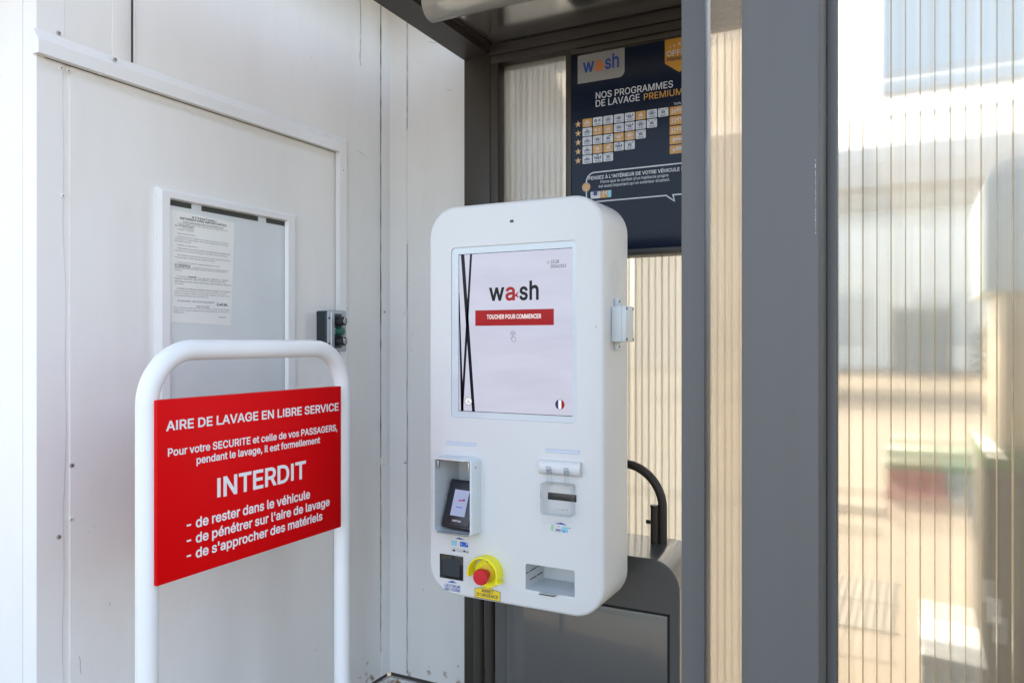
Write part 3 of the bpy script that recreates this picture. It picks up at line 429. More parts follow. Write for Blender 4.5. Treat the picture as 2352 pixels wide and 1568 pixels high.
def rr(s0, s1, t0, t1, r, n=8, inset=0.0):
    s0 += inset; s1 -= inset; t0 += inset; t1 -= inset; r = max(r - inset, 0.0004)
    out = []
    for cx, cy, a in ((s1 - r, t1 - r, 0), (s0 + r, t1 - r, 90), (s0 + r, t0 + r, 180), (s1 - r, t0 + r, 270)):
        for k in range(n + 1):
            t = R(a + 90 * k / n); out.append((cx + r * math.cos(t), cy + r * math.sin(t)))
    return out
def thing(name, label, cat, loc=(0, 0, 0), group=None):
    o = bpy.data.objects.new(name, None)
    o.empty_display_size = 0.1
    COL.objects.link(o); o.location = loc
    o['label'] = label; o['category'] = cat
    if group: o['group'] = group
    return o
def tag(o, label, cat, group=None):
    o['label'] = label; o['category'] = cat
    if group: o['group'] = group
    return o
def structure(o): o['kind'] = 'structure'; return o

# ------------------------------------------------------------------ materials
def nodes(name):
    m = bpy.data.materials.new(name); m.use_nodes = True
    return m, m.node_tree.nodes, m.node_tree.links, m.node_tree.nodes['Principled BSDF']
def paint(name, rgb, rough=0.45, var=0.04, scale=6.0, metal=0.0, bump=0.0, bscale=40, coat=0.0, spec=0.5, rvar=True, streaky=False):
    m, n, l, p = nodes(name)
    p.inputs['Roughness'].default_value = rough
    p.inputs['Metallic'].default_value = metal
    p.inputs['Coat Weight'].default_value = coat
    p.inputs['Specular IOR Level'].default_value = spec
    tc = n.new('ShaderNodeTexCoord')
    nz = n.new('ShaderNodeTexNoise'); nz.inputs['Scale'].default_value = scale; nz.inputs['Detail'].default_value = 6
    if streaky:
        mp = n.new('ShaderNodeMapping'); mp.inputs['Scale'].default_value = (7, 7, 0.35); l.new(tc.outputs['Object'], mp.inputs[0]); l.new(mp.outputs[0], nz.inputs['Vector'])
    else:
        l.new(tc.outputs['Object'], nz.inputs['Vector'])
    mx = n.new('ShaderNodeMix'); mx.data_type = 'RGBA'
    mx.inputs[6].default_value = tuple(c * (1 - var) for c in rgb) + (1,)
    mx.inputs[7].default_value = tuple(min(1, c * (1 + var)) for c in rgb) + (1,)
    l.new(nz.outputs[0], mx.inputs[0]); l.new(mx.outputs[2], p.inputs['Base Color'])
    if var > 0.015 and rvar:
        mr = n.new('ShaderNodeMapRange'); mr.inputs[3].default_value = rough * 0.85; mr.inputs[4].default_value = min(1, rough * 1.15)
        l.new(nz.outputs[0], mr.inputs[0]); l.new(mr.outputs[0], p.inputs['Roughness'])
    if bump:
        nb = n.new('ShaderNodeTexNoise'); nb.inputs['Scale'].default_value = bscale; nb.inputs['Detail'].default_value = 3
        l.new(tc.outputs['Object'], nb.inputs['Vector'])
        b = n.new('ShaderNodeBump'); b.inputs['Strength'].default_value = bump; b.inputs['Distance'].default_value = 0.002
        l.new(nb.outputs[0], b.inputs['Height']); l.new(b.outputs[0], p.inputs['Normal'])
    return m
def wall_paint(name, rgb):
    m, n, l, p = nodes(name)
    p.inputs['Roughness'].default_value = 0.42
    tc = n.new('ShaderNodeTexCoord')
    # long vertical streaks of grime
    mp = n.new('ShaderNodeMapping'); mp.inputs['Scale'].default_value = (4, 4, 0.9)
    l.new(tc.outputs['Object'], mp.inputs[0])
    n1 = n.new('ShaderNodeTexNoise'); n1.inputs['Scale'].default_value = 2.2; n1.inputs['Detail'].default_value = 8; n1.inputs['Roughness'].default_value = 0.65
    l.new(mp.outputs[0], n1.inputs['Vector'])
    r1 = n.new('ShaderNodeValToRGB'); r1.color_ramp.elements[0].position = 0.40; r1.color_ramp.elements[1].position = 0.78
    r1.color_ramp.elements[0].color = (0, 0, 0, 1); r1.color_ramp.elements[1].color = (1, 1, 1, 1)
    l.new(n1.outputs[0], r1.inputs[0])
    m1 = n.new('ShaderNodeMix'); m1.data_type = 'RGBA'
    m1.inputs[6].default_value = rgb + (1,); m1.inputs[7].default_value = (rgb[0] * 0.86, rgb[1] * 0.84, rgb[2] * 0.79, 1)
    k1 = n.new('ShaderNodeMath'); k1.operation = 'MULTIPLY'; k1.inputs[1].default_value = 0.34
    l.new(r1.outputs[0], k1.inputs[0]); l.new(k1.outputs[0], m1.inputs[0])
    # sparse specks
    n2 = n.new('ShaderNodeTexNoise'); n2.inputs['Scale'].default_value = 60; n2.inputs['Detail'].default_value = 2
    l.new(tc.outputs['Object'], n2.inputs['Vector'])
    r2 = n.new('ShaderNodeValToRGB'); r2.color_ramp.elements[0].position = 0.755; r2.color_ramp.elements[1].position = 0.80
    l.new(n2.outputs[0], r2.inputs[0])
    m2 = n.new('ShaderNodeMix'); m2.data_type = 'RGBA'; m2.inputs[7].default_value = (0.30, 0.29, 0.27, 1)
    k2 = n.new('ShaderNodeMath'); k2.operation = 'MULTIPLY'; k2.inputs[1].default_value = 0.32
    l.new(r2.outputs[0], k2.inputs[0]); l.new(k2.outputs[0], m2.inputs[0]); l.new(m1.outputs[2], m2.inputs[6])
    # rust creeping up from the foot of the wall
    sp = n.new('ShaderNodeSeparateXYZ'); l.new(tc.outputs['Object'], sp.inputs[0])
    mr = n.new('ShaderNodeMapRange'); mr.inputs[1].default_value = 0.36; mr.inputs[2].default_value = 0.0; mr.inputs[3].default_value = 0; mr.inputs[4].default_value = 0.33
    l.new(sp.outputs['Z'], mr.inputs[0])
    n3 = n.new('ShaderNodeTexNoise'); n3.inputs['Scale'].default_value = 26; n3.inputs['Detail'].default_value = 8
    l.new(tc.outputs['Object'], n3.inputs['Vector'])
    ad = n.new('ShaderNodeMath'); ad.operation = 'ADD'; l.new(mr.outputs[0], ad.inputs[0]); l.new(n3.outputs[0], ad.inputs[1])
    r3 = n.new('ShaderNodeValToRGB'); r3.color_ramp.elements[0].position = 0.84; r3.color_ramp.elements[1].position = 0.98
    l.new(ad.outputs[0], r3.inputs[0])
    m3 = n.new('ShaderNodeMix'); m3.data_type = 'RGBA'; m3.inputs[7].default_value = (0.22, 0.11, 0.045, 1)
    l.new(r3.outputs[0], m3.inputs[0]); l.new(m2.outputs[2], m3.inputs[6])
    l.new(m3.outputs[2], p.inputs['Base Color'])
    # faint waviness of thin sheet
    n4 = n.new('ShaderNodeTexNoise'); n4.inputs['Scale'].default_value = 3.0; n4.inputs['Detail'].default_value = 1
    l.new(tc.outputs['Object'], n4.inputs['Vector'])
    b = n.new('ShaderNodeBump'); b.inputs['Strength'].default_value = 0.35; b.inputs['Distance'].default_value = 0.012
    l.new(n4.outputs[0], b.inputs['Height']); l.new(b.outputs[0], p.inputs['Normal'])
    return m
def sheet(name, clear, trans_rgb, gloss=0.05, rough=0.12, tint=(0.96, 0.97, 0.96), streak=0.0, diff=0.0, diff_rgb=(0.5, 0.5, 0.5), axis='X', blur=0.0):
    """one wall of a multiwall polycarbonate sheet: straight-through share, scattered-through share, surface reflection"""
    m, n, l, p = nodes(name); n.remove(p)
    out = n['Material Output']
    tr = n.new('ShaderNodeBsdfTransparent'); tr.inputs[0].default_value = tint + (1,)
    tl = n.new('ShaderNodeBsdfTranslucent'); tl.inputs[0].default_value = trans_rgb + (1,)
    df = n.new('ShaderNodeBsdfDiffuse'); df.inputs[0].default_value = diff_rgb + (1,)
    md = n.new('ShaderNodeMixShader'); md.inputs[0].default_value = diff
    l.new(tl.outputs[0], md.inputs[1]); l.new(df.outputs[0], md.inputs[2])
    mx = n.new('ShaderNodeMixShader')
    through = tr
    if blur:                                   # part of the view is smeared by the uneven extruded wall
        rf = n.new('ShaderNodeBsdfRefraction'); rf.inputs['Color'].default_value = tint + (1,); rf.inputs['IOR'].default_value = 1.15; rf.inputs['Roughness'].default_value = 0.16
        through = n.new('ShaderNodeMixShader'); through.inputs[0].default_value = blur
        l.new(tr.outputs[0], through.inputs[1]); l.new(rf.outputs[0], through.inputs[2])
    l.new(md.outputs[0], mx.inputs[1]); l.new(through.outputs[0], mx.inputs[2])
    tc = n.new('ShaderNodeTexCoord')
    mp = n.new('ShaderNodeMapping'); mp.inputs['Scale'].default_value = (34, 34, 0.25) if axis == 'X' else (0.25, 34, 34)
    l.new(tc.outputs['Object'], mp.inputs[0])
    nz = n.new('ShaderNodeTexNoise'); nz.inputs['Scale'].default_value = 1.6; nz.inputs['Detail'].default_value = 5
    l.new(mp.outputs[0], nz.inputs['Vector'])
    mr = n.new('ShaderNodeMapRange'); mr.inputs[1].default_value = 0.3; mr.inputs[2].default_value = 0.7
    mr.inputs[3].default_value = max(0, clear - streak); mr.inputs[4].default_value = min(1, clear + streak)
    l.new(nz.outputs[0], mr.inputs[0]); l.new(mr.outputs[0], mx.inputs[0])
    gl = n.new('ShaderNodeBsdfGlossy'); gl.inputs['Roughness'].default_value = rough
    fr = n.new('ShaderNodeFresnel'); fr.inputs[0].default_value = 1.45
    kk = n.new('ShaderNodeMath'); kk.operation = 'MULTIPLY'; kk.inputs[1].default_value = gloss
    l.new(fr.outputs[0], kk.inputs[0])
    m2 = n.new('ShaderNodeMixShader'); l.new(kk.outputs[0], m2.inputs[0]); l.new(mx.outputs[0], m2.inputs[1]); l.new(gl.outputs[0], m2.inputs[2])
    l.new(m2.outputs[0], out.inputs['Surface'])
    return m
def emit(name, rgb, strength, var=0.0):
    m, n, l, p = nodes(name)
    p.inputs['Base Color'].default_value = (0.01, 0.01, 0.01, 1)
    p.inputs['Roughness'].default_value = 0.08
    p.inputs['Specular IOR Level'].default_value = 0.14
    p.inputs['Emission Strength'].default_value = strength
    p.inputs['Emission Color'].default_value = rgb + (1,)
    if var:
        tc = n.new('ShaderNodeTexCoord')
        mp = n.new('ShaderNodeMapping'); mp.inputs['Scale'].default_value = (2.5, 2.5, 11); mp.inputs['Rotation'].default_value = (0, 0.12, 0)
        l.new(tc.outputs['Object'], mp.inputs[0])
        nz = n.new('ShaderNodeTexNoise'); nz.inputs['Scale'].default_value = 2.0; nz.inputs['Detail'].default_value = 4
        l.new(mp.outputs[0], nz.inputs['Vector'])
        mx = n.new('ShaderNodeMix'); mx.data_type = 'RGBA'
        mx.inputs[6].default_value = tuple(c * (1 - var) for c in rgb) + (1,); mx.inputs[7].default_value = tuple(c * (1 + var * 0.5) for c in rgb) + (1,)
        l.new(nz.outputs[0], mx.inputs[0]); l.new(mx.outputs[2], p.inputs['Emission Color'])
    return m
def glass(name, tint, gloss=1.0, rough=0.03):
    m, n, l, p = nodes(name); n.remove(p)
    tr = n.new('ShaderNodeBsdfTransparent'); tr.inputs[0].default_value = tint + (1,)
    gl = n.new('ShaderNodeBsdfGlossy'); gl.inputs['Roughness'].default_value = rough
    fr = n.new('ShaderNodeFresnel'); fr.inputs[0].default_value = 1.5
    mx = n.new('ShaderNodeMixShader'); k = n.new('ShaderNodeMath'); k.operation = 'MULTIPLY'; k.inputs[1].default_value = gloss
    l.new(fr.outputs[0], k.inputs[0]); l.new(k.outputs[0], mx.inputs[0]); l.new(tr.outputs[0], mx.inputs[1]); l.new(gl.outputs[0], mx.inputs[2])
    l.new(mx.outputs[0], n['Material Output'].inputs['Surface'])
    return m

M = {}
M['wall'] = wall_paint('white wall cladding', (0.785, 0.782, 0.765))
M['flash'] = paint('white flashing', (0.78, 0.78, 0.77), 0.38, 0.03, 5, bump=0.12, bscale=9)
M['frame_white'] = paint('white lacquered profile', (0.78, 0.79, 0.79), 0.33, 0.02, 5)
M['board'] = paint('grey white backing board', (0.69, 0.735, 0.74), 0.40, 0.08, 4)
M['paper'] = paint('yellowed paper', (0.80, 0.81, 0.78), 0.6, 0.03, 9)
M['ink'] = paint('black ink', (0.03, 0.03, 0.035), 0.6, 0.0)
M['slot'] = paint('dark rubber strip', (0.045, 0.05, 0.045), 0.6, 0.2, 20)
M['added_bounce'] = paint('cream soffit board', (0.76, 0.52, 0.25), 0.6, 0.05, 3)  # warm tone for the added bounce board over the walls
M['seal'] = paint('grimy joint', (0.06, 0.055, 0.05), 0.9, 0.3, 60)
M['steel'] = paint('zinc screw', (0.45, 0.45, 0.44), 0.35, 0.1, 80, metal=0.8)
M['tube'] = paint('white powder coated tube', (0.74, 0.76, 0.77), 0.34, 0.03, 8, bump=0.05, bscale=120)
M['red'] = paint('red lacquer', (0.60, 0.0008, 0.003), 0.38, 0.05, 3, spec=0.10)
M['letter'] = paint('white vinyl letters', (0.72, 0.73, 0.75), 0.45, 0.01)
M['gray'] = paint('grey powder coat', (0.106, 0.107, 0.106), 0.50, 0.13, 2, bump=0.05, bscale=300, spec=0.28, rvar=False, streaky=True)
M['gray_dark'] = paint('dark grey coat with shade tone', (0.046, 0.040, 0.034), 0.42, 0.05, 2, bump=0.05, bscale=300, spec=0.35, rvar=False)  # browner copy of the grey: under-roof shade put into the colour
M['gray_gloss'] = paint('satin grey cabinet', (0.074, 0.076, 0.076), 0.28, 0.04, 2, coat=0.7, spec=0.5, rvar=False)
M['gap'] = paint('shadow gap rubber', (0.012, 0.012, 0.012), 0.8, 0.1)
M['kiosk'] = paint('white kiosk lacquer', (0.625, 0.640, 0.640), 0.33, 0.006, 1.2)
M['bezel'] = paint('pale blue glass border', (0.56, 0.62, 0.665), 0.10, 0.01, 3, spec=0.6)
M['grey_box'] = paint('light grey plastic', (0.62, 0.67, 0.69), 0.42, 0.02, 8)
M['light_bar'] = paint('pale blue light window', (0.52, 0.60, 0.72), 0.25, 0.01)
M['black_gloss'] = paint('black glass', (0.008, 0.009, 0.012), 0.06, 0.0)
M['black'] = paint('black plastic', (0.012, 0.014, 0.018), 0.35, 0.1, 60)
M['slate'] = paint('slate blue plastic', (0.018, 0.026, 0.034), 0.45, 0.1, 60)
M['alu'] = paint('silver grey plastic', (0.36, 0.40, 0.43), 0.35, 0.04, 30)
M['green'] = paint('green button', (0.004, 0.085, 0.06), 0.35, 0.05, 50)
M['yellow'] = paint('yellow plastic', (0.85, 0.78, 0.012), 0.35, 0.03, 9)
M['yellow_label'] = paint('yellow label', (0.74, 0.56, 0.02), 0.45, 0.02)
M['red_btn'] = paint('red mushroom button', (0.55, 0.012, 0.022), 0.35, 0.04, 30)
M['blue_ink'] = paint('blue ink', (0.012, 0.055, 0.30), 0.5, 0.0)
M['navy_ink'] = paint('navy ink', (0.012, 0.028, 0.15), 0.5, 0.0)
M['blue_card'] = paint('blue card print', (0.01, 0.09, 0.50), 0.45, 0.05, 90)
M['cyan_card'] = paint('pale cyan card print', (0.25, 0.55, 0.65), 0.45, 0.1, 60)
M['green_card'] = paint('green striped print', (0.35, 0.60, 0.35), 0.45, 0.1, 60)
M['grey_ink'] = paint('grey ink', (0.32, 0.36, 0.40), 0.5, 0.0)
M['print'] = paint('navy poster film', (0.010, 0.016, 0.034), 0.14, 0.45, 2.2, spec=0.12)
M['poster_white'] = paint('poster white', (0.55, 0.57, 0.60), 0.3, 0.01)
M['poster_silver'] = paint('poster silver plate', (0.27, 0.275, 0.28), 0.3, 0.10, 2)
M['orange'] = paint('poster amber', (0.53, 0.265, 0.030), 0.3, 0.22, 9)
M['orange_logo'] = paint('poster orange', (0.62, 0.17, 0.015), 0.3, 0.0)
M['screen'] = emit('lit screen', (0.76, 0.78, 0.95), 0.142, 0.16)
M['screen_dark'] = paint('screen dark stroke', (0.006, 0.007, 0.016), 0.15, 0.0, spec=0.14)
M['screen_red'] = emit('screen red', (0.52, 0.006, 0.012), 0.125, 0.25)
M['screen_white'] = emit('screen white', (0.9, 0.9, 0.92), 0.185)
M['screen_ink'] = paint('screen black', (0.008, 0.008, 0.010), 0.2, 0.0, spec=0.14)
M['screen_blue'] = emit('small lit screen', (0.48, 0.56, 0.86), 0.13, 0.15)
M['acrylic'] = glass('clear acrylic', (0.985, 0.99, 0.99), 0.35)
M['acrylic_edge'] = glass('acrylic edge', (0.92, 0.95, 0.97), 0.6)
# polycarbonate
M['pc_back'] = sheet('opal multiwall sheet', 0.25, (0.42, 0.395, 0.345), 1.0, 0.09, streak=0.05, diff=0.25, diff_rgb=(0.6, 0.6, 0.58))
M['pc_web'] = sheet('opal multiwall web', 0.78, (0.85, 0.81, 0.72), 0.5, 0.1, streak=0.05, diff=0.3, diff_rgb=(0.8, 0.8, 0.78))
M['pc_side'] = sheet('clear side sheet', 0.92, (0.70, 0.64, 0.54), 0.02, 0.15, tint=(1.0, 0.985, 0.965), streak=0.0, diff=0.5, diff_rgb=(0.7, 0.66, 0.58))
M['pc_clear'] = sheet('clear multiwall sheet', 0.80, (0.155, 0.142, 0.115), 0.7, 0.05, tint=(0.955, 0.93, 0.88), streak=0.09, diff=0.1, diff_rgb=(0.6, 0.6, 0.6), blur=0.62)
M['pc_clear_web'] = sheet('clear multiwall web', 0.62, (0.72, 0.67, 0.55), 0.5, 0.08, tint=(0.95, 0.91, 0.82), streak=0.05, diff=0.2, diff_rgb=(0.6, 0.57, 0.5))
M['pc_roof'] = sheet('bronze multiwall roof sheet', 0.05, (0.05, 0.047, 0.042), 0.9, 0.16, streak=0.04, diff=0.75, diff_rgb=(0.42, 0.385, 0.34), axis='Y')
M['lamp_cover'] = sheet('frosted lamp cover', 0.70, (0.85, 0.85, 0.80), 0.9, 0.12, streak=0.0, diff=0.85, diff_rgb=(0.92, 0.92, 0.88))
M['lamp_body'] = paint('grey lamp housing', (0.42, 0.43, 0.40), 0.5, 0.06, 20)
M['lamp_tube'] = paint('white lamp tube', (0.80, 0.79, 0.72), 0.35, 0.02)
# yard
def ground_mat():
    m, n, l, p = nodes('pale concrete yard')
    p.inputs['Roughness'].default_value = 0.85
    tc = n.new('ShaderNodeTexCoord')
    a = n.new('ShaderNodeTexNoise'); a.inputs['Scale'].default_value = 0.8; a.inputs['Detail'].default_value = 9; a.inputs['Roughness'].default_value = 0.6
    b = n.new('ShaderNodeTexNoise'); b.inputs['Scale'].default_value = 90; b.inputs['Detail'].default_value = 3
    l.new(tc.outputs['Object'], a.inputs['Vector']); l.new(tc.outputs['Object'], b.inputs['Vector'])
    r = n.new('ShaderNodeValToRGB')
    r.color_ramp.elements[0].position = 0.3; r.color_ramp.elements[0].color = (0.195, 0.160, 0.106, 1)
    r.color_ramp.elements[1].position = 0.7; r.color_ramp.elements[1].color = (0.250, 0.208, 0.142, 1)
    l.new(a.outputs[0], r.inputs[0])
    mx = n.new('ShaderNodeMix'); mx.data_type = 'RGBA'; mx.blend_type = 'MULTIPLY'; mx.inputs[0].default_value = 0.3
    l.new(r.outputs[0], mx.inputs[6]); l.new(b.outputs[1], mx.inputs[7]); l.new(mx.outputs[2], p.inputs['Base Color'])
    bp = n.new('ShaderNodeBump'); bp.inputs['Strength'].default_value = 0.4; bp.inputs['Distance'].default_value = 0.004
    l.new(b.outputs[0], bp.inputs['Height']); l.new(bp.outputs[0], p.inputs['Normal'])
    return m
M['ground'] = ground_mat()
M['asphalt'] = paint('worn asphalt', (0.230, 0.190, 0.140), 0.85, 0.25, 14, bump=0.5, bscale=160)
M['blue_sign'] = paint('pale blue sign face', (0.70, 0.83, 0.95), 0.35, 0.03, 2)
M['canopy'] = paint('grey white canopy', (0.84, 0.85, 0.84), 0.5, 0.04, 1)
M['station'] = paint('pale grey render', (0.76, 0.82, 0.84), 0.7, 0.05, 2)
M['machine'] = paint('pale blue machine casing', (0.70, 0.82, 0.88), 0.35, 0.04, 2)
M['cream'] = paint('cream panel', (0.80, 0.70, 0.52), 0.5, 0.05, 2)
M['dark_body'] = paint('dark green black casing', (0.012, 0.018, 0.016), 0.4, 0.1, 4)
M['red_box'] = paint('crimson casing', (0.34, 0.02, 0.06), 0.4, 0.05, 4)
M['green_lid'] = paint('green lid', (0.07, 0.19, 0.08), 0.5, 0.08, 4)
M['grate'] = paint('cast iron grate', (0.10, 0.09, 0.075), 0.6, 0.2, 30, metal=0.4)
M['kerb'] = paint('grey kerb', (0.26, 0.24, 0.20), 0.85, 0.1, 20)
M['leaf'] = paint('dark hedge leaves', (0.045, 0.06, 0.035), 0.7, 0.5, 9)
M['fence'] = paint('dark grey mesh', (0.26, 0.32, 0.36), 0.5, 0.1, 9)

# ================================================================== setting: yard
b = Flat(); b.face([(-400, -400, -0.10), (400, -400, -0.10), (400, 900, -0.10), (-400, 900, -0.10)], (0, 0, 1))
ground = structure(b.build('ground', M['ground'], smooth=0))
b = Flat(); b.face([(-200, -200, -0.096), (200, -200, -0.096), (200, 1.9, -0.096), (-200, 1.9, -0.096)], (0, 0, 1))
road = structure(b.build('road', M['asphalt'], smooth=0))

# ================================================================== white clad building
XW, YW = -2.0, 2.71                          # door wall, return wall
Y0 = PX(85, 784, XW)[0]                      # outer corner nearest the camera
TOPZ = 3.1
bld = thing('clad_building', 'white metal clad building with framed service door, forming the inside corner behind the red sign', 'building', (XW, YW, -0.1))
yj_top = PX(298, 60, XW)[0]
MB().box(XW - 0.06, XW, Y0 + 0.004, YW + 0.06, 0.033, TOPZ - 0.152).build('wall', M['wall'], bld)
MB().box(XW, -1.57, YW, YW + 0.06, 0.033, TOPZ - 0.152).build('wall', M['wall'], bld)
MB().box(-6, XW - 0.062, Y0, Y0 + 0.06, 0.033, TOPZ - 0.152).build('wall', M['wall'], bld)
MB().box(-6, XW - 0.07, YW + 0.2, YW + 0.26, -0.1, TOPZ - 0.152).build('wall', M['wall'], bld)
MB().box(-1.63, -1.57, YW + 0.062, 4.15, -0.1, 3.7).build('wall', M['wall'], bld)  # added fin behind the corner, shades the left of the back sheet
MB().box(-6.1, -1.58, Y0 - 1.0, YW + 0.06, TOPZ - 0.147, TOPZ - 0.09).build('roof', M['flash'], bld)  # overhang past the walls is added, unseen, to shade their upper parts
MB().box(XW + 0.004, -1.585, Y0, YW - 0.004, TOPZ - 0.152, TOPZ - 0.1475).build('added_bounce', M['added_bounce'], bld)  # unseen board added to throw warm light onto the upper walls
# plinth with the dark joint above it
b = MB(); b.box(XW - 0.06, XW + 0.004, Y0, YW, -0.1, 0.012); b.box(XW, -1.57, YW - 0.004, YW + 0.05, -0.1, 0.012); b.build('plinth', M['wall'], bld)
b = MB(); b.box(XW - 0.06, XW - 0.012, Y0, YW, 0.012, 0.033); b.box(XW, -1.57, YW + 0.012, YW + 0.05, 0.012, 0.033); b.build('base_joint', M['seal'], bld)
# corner flashing at the outer corner, with a hand-bent wavy edge; upper and lower length
def wavy_strip(za, zb, ya, yb_fn, x0, t, n=26):
    m = MB()
    r = []
    for k in range(n + 1):
        z = za + (zb - za) * k / n
        yb = yb_fn(z)
        r.append([(x0, ya, z), (x0, yb, z), (x0 + t, yb - 0.004, z), (x0 + t, ya, z)])
    m.loft(r); return m
f_lo = lambda z: PX(149, 784, XW)[0] + 0.004 * math.sin(z * 5.1 + 1) + 0.0025 * math.sin(z * 17)
f_hi = lambda z: PX(148, 60, XW)[0] + 0.001 * math.sin(z * 9)
zt_top, zt_bot = PX(430, PX and 202, XW)[1], None
trim_hi = (PX(90, 70, XW)[1] + PX(784, 316, XW)[1]) / 2
trim_lo = (PX(92.5, 131, XW)[1] + PX(770, 350, XW)[1]) / 2
ytr_end = PX(800, 330, XW)[0]
wavy_strip(0.035, trim_lo + 0.004, Y0, f_lo, XW, 0.003).build('corner_flashing', M['flash'], bld)
wavy_strip(trim_hi - 0.006, TOPZ - 0.152, Y0, f_hi, XW, 0.003).build('corner_flashing', M['flash'], bld)
MB().box(XW - 0.055, XW + 0.003, Y0 - 0.003, Y0, 0.035, TOPZ - 0.152).build('corner_flashing', M['flash'], bld)
# inner corner flashing on both walls
b = MB(); b.box(XW + 0.0, XW + 0.003, PX(875.5, 784, XW)[0], YW, 0.034, TOPZ - 0.152); b.box(XW + 0.003, PY(935, 784, YW)[0], YW - 0.003, YW, 0.034, TOPZ - 0.152)
b.build('corner_flashing', M['flash'], bld)
# sealant / joint lines
def crack(pts_u, plane, c, w, va, vb, n=40, jit=0.0015):
    m = Flat(); P = []
    for k in range(n + 1):
        v = va + (vb - va) * k / n
        s, t = (PX if plane == 'X' else PY)(pts_u, v, c)
        P.append((s + random.uniform(-jit, jit), t, w * random.uniform(0.35, 1.3)))
    for p, q in zip(P, P[1:]):
        m.poly([(p[0] - p[2] / 2, p[1]), (p[0] + p[2] / 2, p[1]), (q[0] + q[2] / 2, q[1]), (q[0] - q[2] / 2, q[1])], (plane, c), 0.0)
    return m
crack(874.5, 'X', XW + 0.0010, 0.0050, -60, 1050, 60, 0.0010).build('joint_line', M['seal'], bld, 0)
crack(874.5, 'X', XW + 0.0012, 0.0034, 1066, 1495, 30, 0.0010).build('joint_line', M['seal'], bld, 0)
crack(935, 'Y', YW - 0.0034, 0.0022, -60, 300, 30, 0.0006).build('joint_line', M['seal'], bld, 0)
crack(935, 'Y', YW - 0.0034, 0.0018, 560, 1545, 50, 0.0010).build('joint_line', M['seal'], bld, 0)
crack(828, 'X', XW + 0.0010, 0.0022, -40, 150, 22, 0.0030).build('joint_line', M['seal'], bld, 0)
# recessed vertical joint above the door
ja, jb = PX(292, 60, XW)[0], PX(305, 60, XW)[0]
b = MB(); b.box(XW, XW + 0.006, ja - 0.05, ja, trim_hi - 0.004, TOPZ - 0.152, 0.002); b.box(XW, XW + 0.006, jb, jb + 0.004, trim_hi - 0.004, TOPZ - 0.152, 0.001); b.build('joint_cover', M['flash'], bld)
b = MB(); b.box(XW, XW + 0.0015, jb - 0.006, jb, trim_hi - 0.004, TOPZ - 0.152); b.build('joint_line', M['seal'], bld, 0)

# door with its L-shaped frame (head member mitred into the right jamb)
def member(y0, y1, z0, z1, horiz):
    """flat land by the wall, then a chamfer falling back outwards"""
    m = MB()
    return m
DW = 0.026                                   # how far the frame stands off the wall
yj0, yj1, yj2 = PX(768, 784, XW)[0], PX(787, 784, XW)[0], PX(798, 784, XW)[0]
zf0, zf2 = trim_lo, trim_hi
zf1 = zf0 + (zf2 - zf0) * 0.52
prof = [(0.0, 0.0), (DW, 0.004), (DW, 0.52), (0.003, 1.0)]   # (stand-off, share of the width)
hz = lambda s: zf0 + (zf2 - zf0) * s
vy = lambda s: yj0 + (yj2 - yj0) * s
b = MB()
b.loft([[(XW + p, Y0 - 0.012, hz(s)) for p, s in prof], [(XW + p, vy(s), hz(s)) for p, s in prof]], (True, False))
b.loft([[(XW + p, vy(s), hz(s)) for p, s in prof], [(XW + p, vy(s), -0.09) for p, s in prof]], (False, True))
door = MB().box(XW, XW + 0.004, PX(151, 784, XW)[0] + 0.010, yj0 - 0.002, 0.036, zf0 - 0.003).build('door', M['wall'], bld)
fr_ = b.build('door_frame', M['frame_white'], bld, 20)
b = Flat(); b.rect(PX(100, 784, XW)[0], yj0, zf0 - 0.0018, zf0 + 0.0002, ('X', XW), 0.0046); b.rect(yj0 - 0.0016, yj0 + 0.0002, 0.036, zf0, ('X', XW), 0.0046)
b.build('door_gap', M['seal'], door, 0)
# screws and rivets
def screw(p, ax, r=0.006):
    m = MB(); p = Vector(p); a = Vector(ax)
    m.cyl(p, p + a * 0.0035, r, 14, 0.0015)
    o = m.build('screw', M['steel'] if random.random() < 0.5 else M['flash'], bld)
    k = MB(); k.cyl(p + a * 0.0034, p + a * 0.0039, r * 0.35, 8); k.build('screw_socket', M['seal'], o)
for u, v in ((133, 77), (142, 450), (163, 1068), (161, 1192), (133, 1232), (154, 164), (138, 157), (777, 1280), (776, 393), (774, 1499)):
    y, z = PX(u, v, XW); screw((XW + (DW - 0.001 if u > 700 else 0.003), y, z), (1, 0, 0))
for u, v in ((264, 137), (247, 151), (228, 167), (749, 309)):
    y, z = PX(u, v, XW + 0.02); screw((XW + 0.02, y, z), (1, 0, 0))
for u, v in ((878, 716), (876, 1066), (878, 1500)):
    y, z = PX(u, v, XW); screw((XW + 0.003, y + 0.01, z), (1, 0, 0), 0.005)
for u, v in ((932, 1062), (930, 720)):
    x, z = PY(u, v, YW); screw((x, YW - 0.003, z), (0, -1, 0), 0.005)

def scuff(u, v, du, dv, plane, w=0.0016):
    f = PX if plane == 'X' else PY
    c = XW if plane == 'X' else YW
    P = []
    for k in range(6):
        s, t = f(u + du * k / 5, v + dv * k / 5, c); P.append((s + random.uniform(-.001, .001), t + random.uniform(-.001, .001)))
    m = Flat(); m.line(P, w, (plane, c), 0.0006 if plane == 'Y' else 0.0046); m.build('scuff', M['grey_ink'], bld, 0)
for a_ in ((985, 96, 16, 4, 'Y'), (1026, 208, 12, -1, 'Y'), (1013, 356, 2, 0, 'Y'), (712, 132, 2, 1, 'X'), (944, 800, 2, 7, 'Y'), (972, 1350, 1, 5, 'Y'), (252, 1390, -4, -9, 'X'), (180, 1505, 4, 40, 'X'), (213, 1206, 1, 3, 'X'), (818, 345, 22, 16, 'X')): scuff(*a_)

